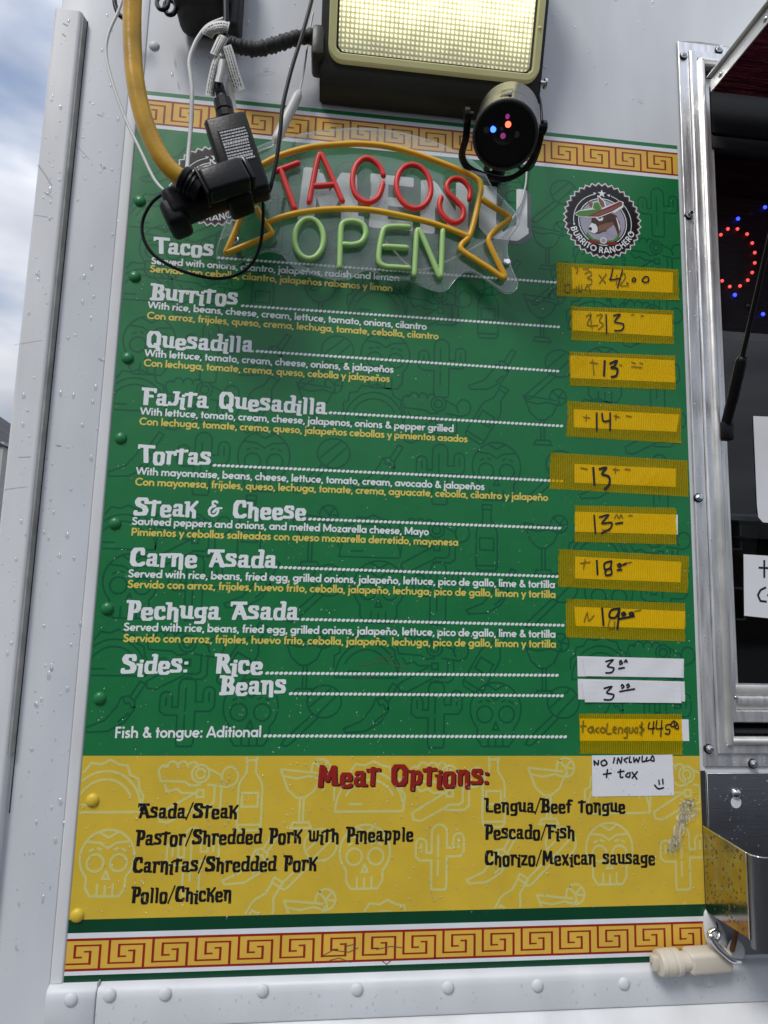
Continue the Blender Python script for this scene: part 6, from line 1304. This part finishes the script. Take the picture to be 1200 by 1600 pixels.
# ------------------------------------------------------------------ rain drops on everything
random.seed(5)
def drops(name, label, spots, m=None):
    """spots: (x, y_surface, z, r, stretch)"""
    seg, rings = 7, 2; V_, F_ = [], []
    for x, y, z, r, s in spots:
        b = len(V_); jx = [random.uniform(0.85, 1.15) for _ in range(seg)]
        for i in range(rings):
            a = R(90 * i / rings)
            for k in range(seg):
                t_ = 2 * math.pi * k / seg; V_.append((x + r * jx[k] * math.cos(a) * math.cos(t_), y - r * 0.55 * math.sin(a) + 0.00004, z + r * s * jx[k] * math.cos(a) * math.sin(t_)))
        V_.append((x, y - r * 0.55, z))
        for i in range(rings - 1):
            for k in range(seg): F_.append((b + i * seg + k, b + i * seg + (k + 1) % seg, b + (i + 1) * seg + (k + 1) % seg, b + (i + 1) * seg + k))
        for k in range(seg): F_.append((b + (rings - 1) * seg + k, b + (rings - 1) * seg + (k + 1) % seg, b + rings * seg))
    o = mesh_obj(name, V_, F_, m or M['water'], None, True); o['kind'] = 'stuff'; o['label'] = label; o['category'] = 'raindrops'; return o
def rnd(a, b): return random.uniform(a, b)
def spot(x0, x1, z0, z1, y, n, r0, r1, p=2.0, s=(0.9, 1.5), clump=0.0, ok=None):
    r = []; cs = [(rnd(x0, x1), rnd(z0, z1)) for _ in range(max(1, n // 25))]
    while len(r) < n:
        if random.random() < clump: c = random.choice(cs); x, z = random.gauss(c[0], 0.03), random.gauss(c[1], 0.02)
        else: x, z = rnd(x0, x1), rnd(z0, z1)
        if not (x0 < x < x1 and z0 < z < z1): continue
        if ok and not ok(x, z): n -= 0; 
        if ok and not ok(x, z): continue
        r.append((x, y, z, r0 + (r1 - r0) * random.random() ** p, rnd(*s)))
    return r
drops('menu_raindrops', 'fine rain drops beaded all over the vinyl menu', spot(0.004, 0.896, 0.02, 0.60, -0.0011, 2300, 0.00045, 0.0016, 3, (0.9, 1.7), 0.35) + spot(0.004, 0.896, 0.60, 1.18, -0.0011, 1100, 0.0004, 0.0015, 3.5, (0.9, 1.7), 0.55) + spot(0.004, 0.896, 0.025, 0.232, -0.0011, 900, 0.0005, 0.0019, 3, (0.9, 1.8), 0.3))
drops('wall_raindrops', 'rain drops on the white truck paint', spot(-0.086, -0.014, -0.04, 1.5, -0.0016, 330, 0.0006, 0.0033, 3.5, (1.0, 2.2)) + spot(0.006, 0.90, 1.255, 1.62, 0.0, 260, 0.0007, 0.0033, 3.5, (1.0, 2.2)) + spot(-0.128, -0.098, -0.1, 1.35, -0.015, 170, 0.0006, 0.0032, 3, (1.0, 2.0)) + spot(0.0, 1.1, -0.098, -0.07, -0.014, 180, 0.0005, 0.0020, 3, (1.0, 2.4)))
drops('frame_raindrops', 'rain drops on the aluminium window frame and steel', spot(0.908, 0.925, 0.22, 1.44, -0.004, 170, 0.0006, 0.0017, 2, (0.9, 1.4)) + spot(0.9265, 0.9395, 0.24, 1.42, -0.0085, 130, 0.0006, 0.0017, 2) + spot(0.956, 0.972, 0.30, 1.2, 0.010, 60, 0.0007, 0.0018, 2) + spot(0.92, 1.1, 0.16, 0.205, -0.0042, 60, 0.0006, 0.0018, 2) + spot(0.94, 1.1, 0.10, 0.17, -0.0042, 80, 0.0006, 0.0018, 2) + spot(0.93, 1.06, 0.222, 0.235, -0.004, 30, 0.0008, 0.002))
random.seed(9)
V_, F_ = [], []
for _ in range(110):
    yy, zz, r = -rnd(0.008, td - 0.004), rnd(zf, zt - 0.004), rnd(0.0006, 0.0019); st_z = rnd(1.0, 2.2)
    if zz < zb + (zf - zb) * (-yy / td) + 0.004: continue
    b = len(V_)
    for i in range(2):
        a = R(45 * i)
        for k in range(7): V_.append((tx - 0.00005 - r * 0.5 * math.sin(a), yy + r * math.cos(a) * math.cos(2 * math.pi * k / 7), zz + r * st_z * math.cos(a) * math.sin(2 * math.pi * k / 7)))
    V_.append((tx - r * 0.5, yy, zz))
    for k in range(7):
        F_.append((b + (k + 1) % 7, b + k, b + 7 + k, b + 7 + (k + 1) % 7)); F_.append((b + 7 + (k + 1) % 7, b + 7 + k, b + 14))
M['water2'] = mat('dark_water_streaks', (0.10, 0.075, 0.03), 0.05, spec=0.6)
o = mesh_obj('tray_raindrops', V_, F_, M['water2'], None, True); o['kind'] = 'stuff'; o['label'] = 'dark wet drops on the mirrored side of the steel tray'; o['category'] = 'raindrops'
# on the acrylic plate, inside its outline
pz = [P(*p, 0.032) for p in sm]; PX = [(p.x, p.z) for p in pz]
def inside(x, z):
    c = False
    for i in range(len(PX)):
        (xa, za), (xb, zb_) = PX[i], PX[i - 1]
        if (za > z) != (zb_ > z) and x < (xb - xa) * (z - za) / (zb_ - za) + xa: c = not c
    return c
drops('sign_raindrops', 'rain drops on the clear plate of the neon sign', spot(min(p[0] for p in PX), max(p[0] for p in PX), min(p[1] for p in PX), max(p[1] for p in PX), -0.032, 420, 0.0005, 0.0019, 2.5, (0.9, 1.4), 0.2, inside))
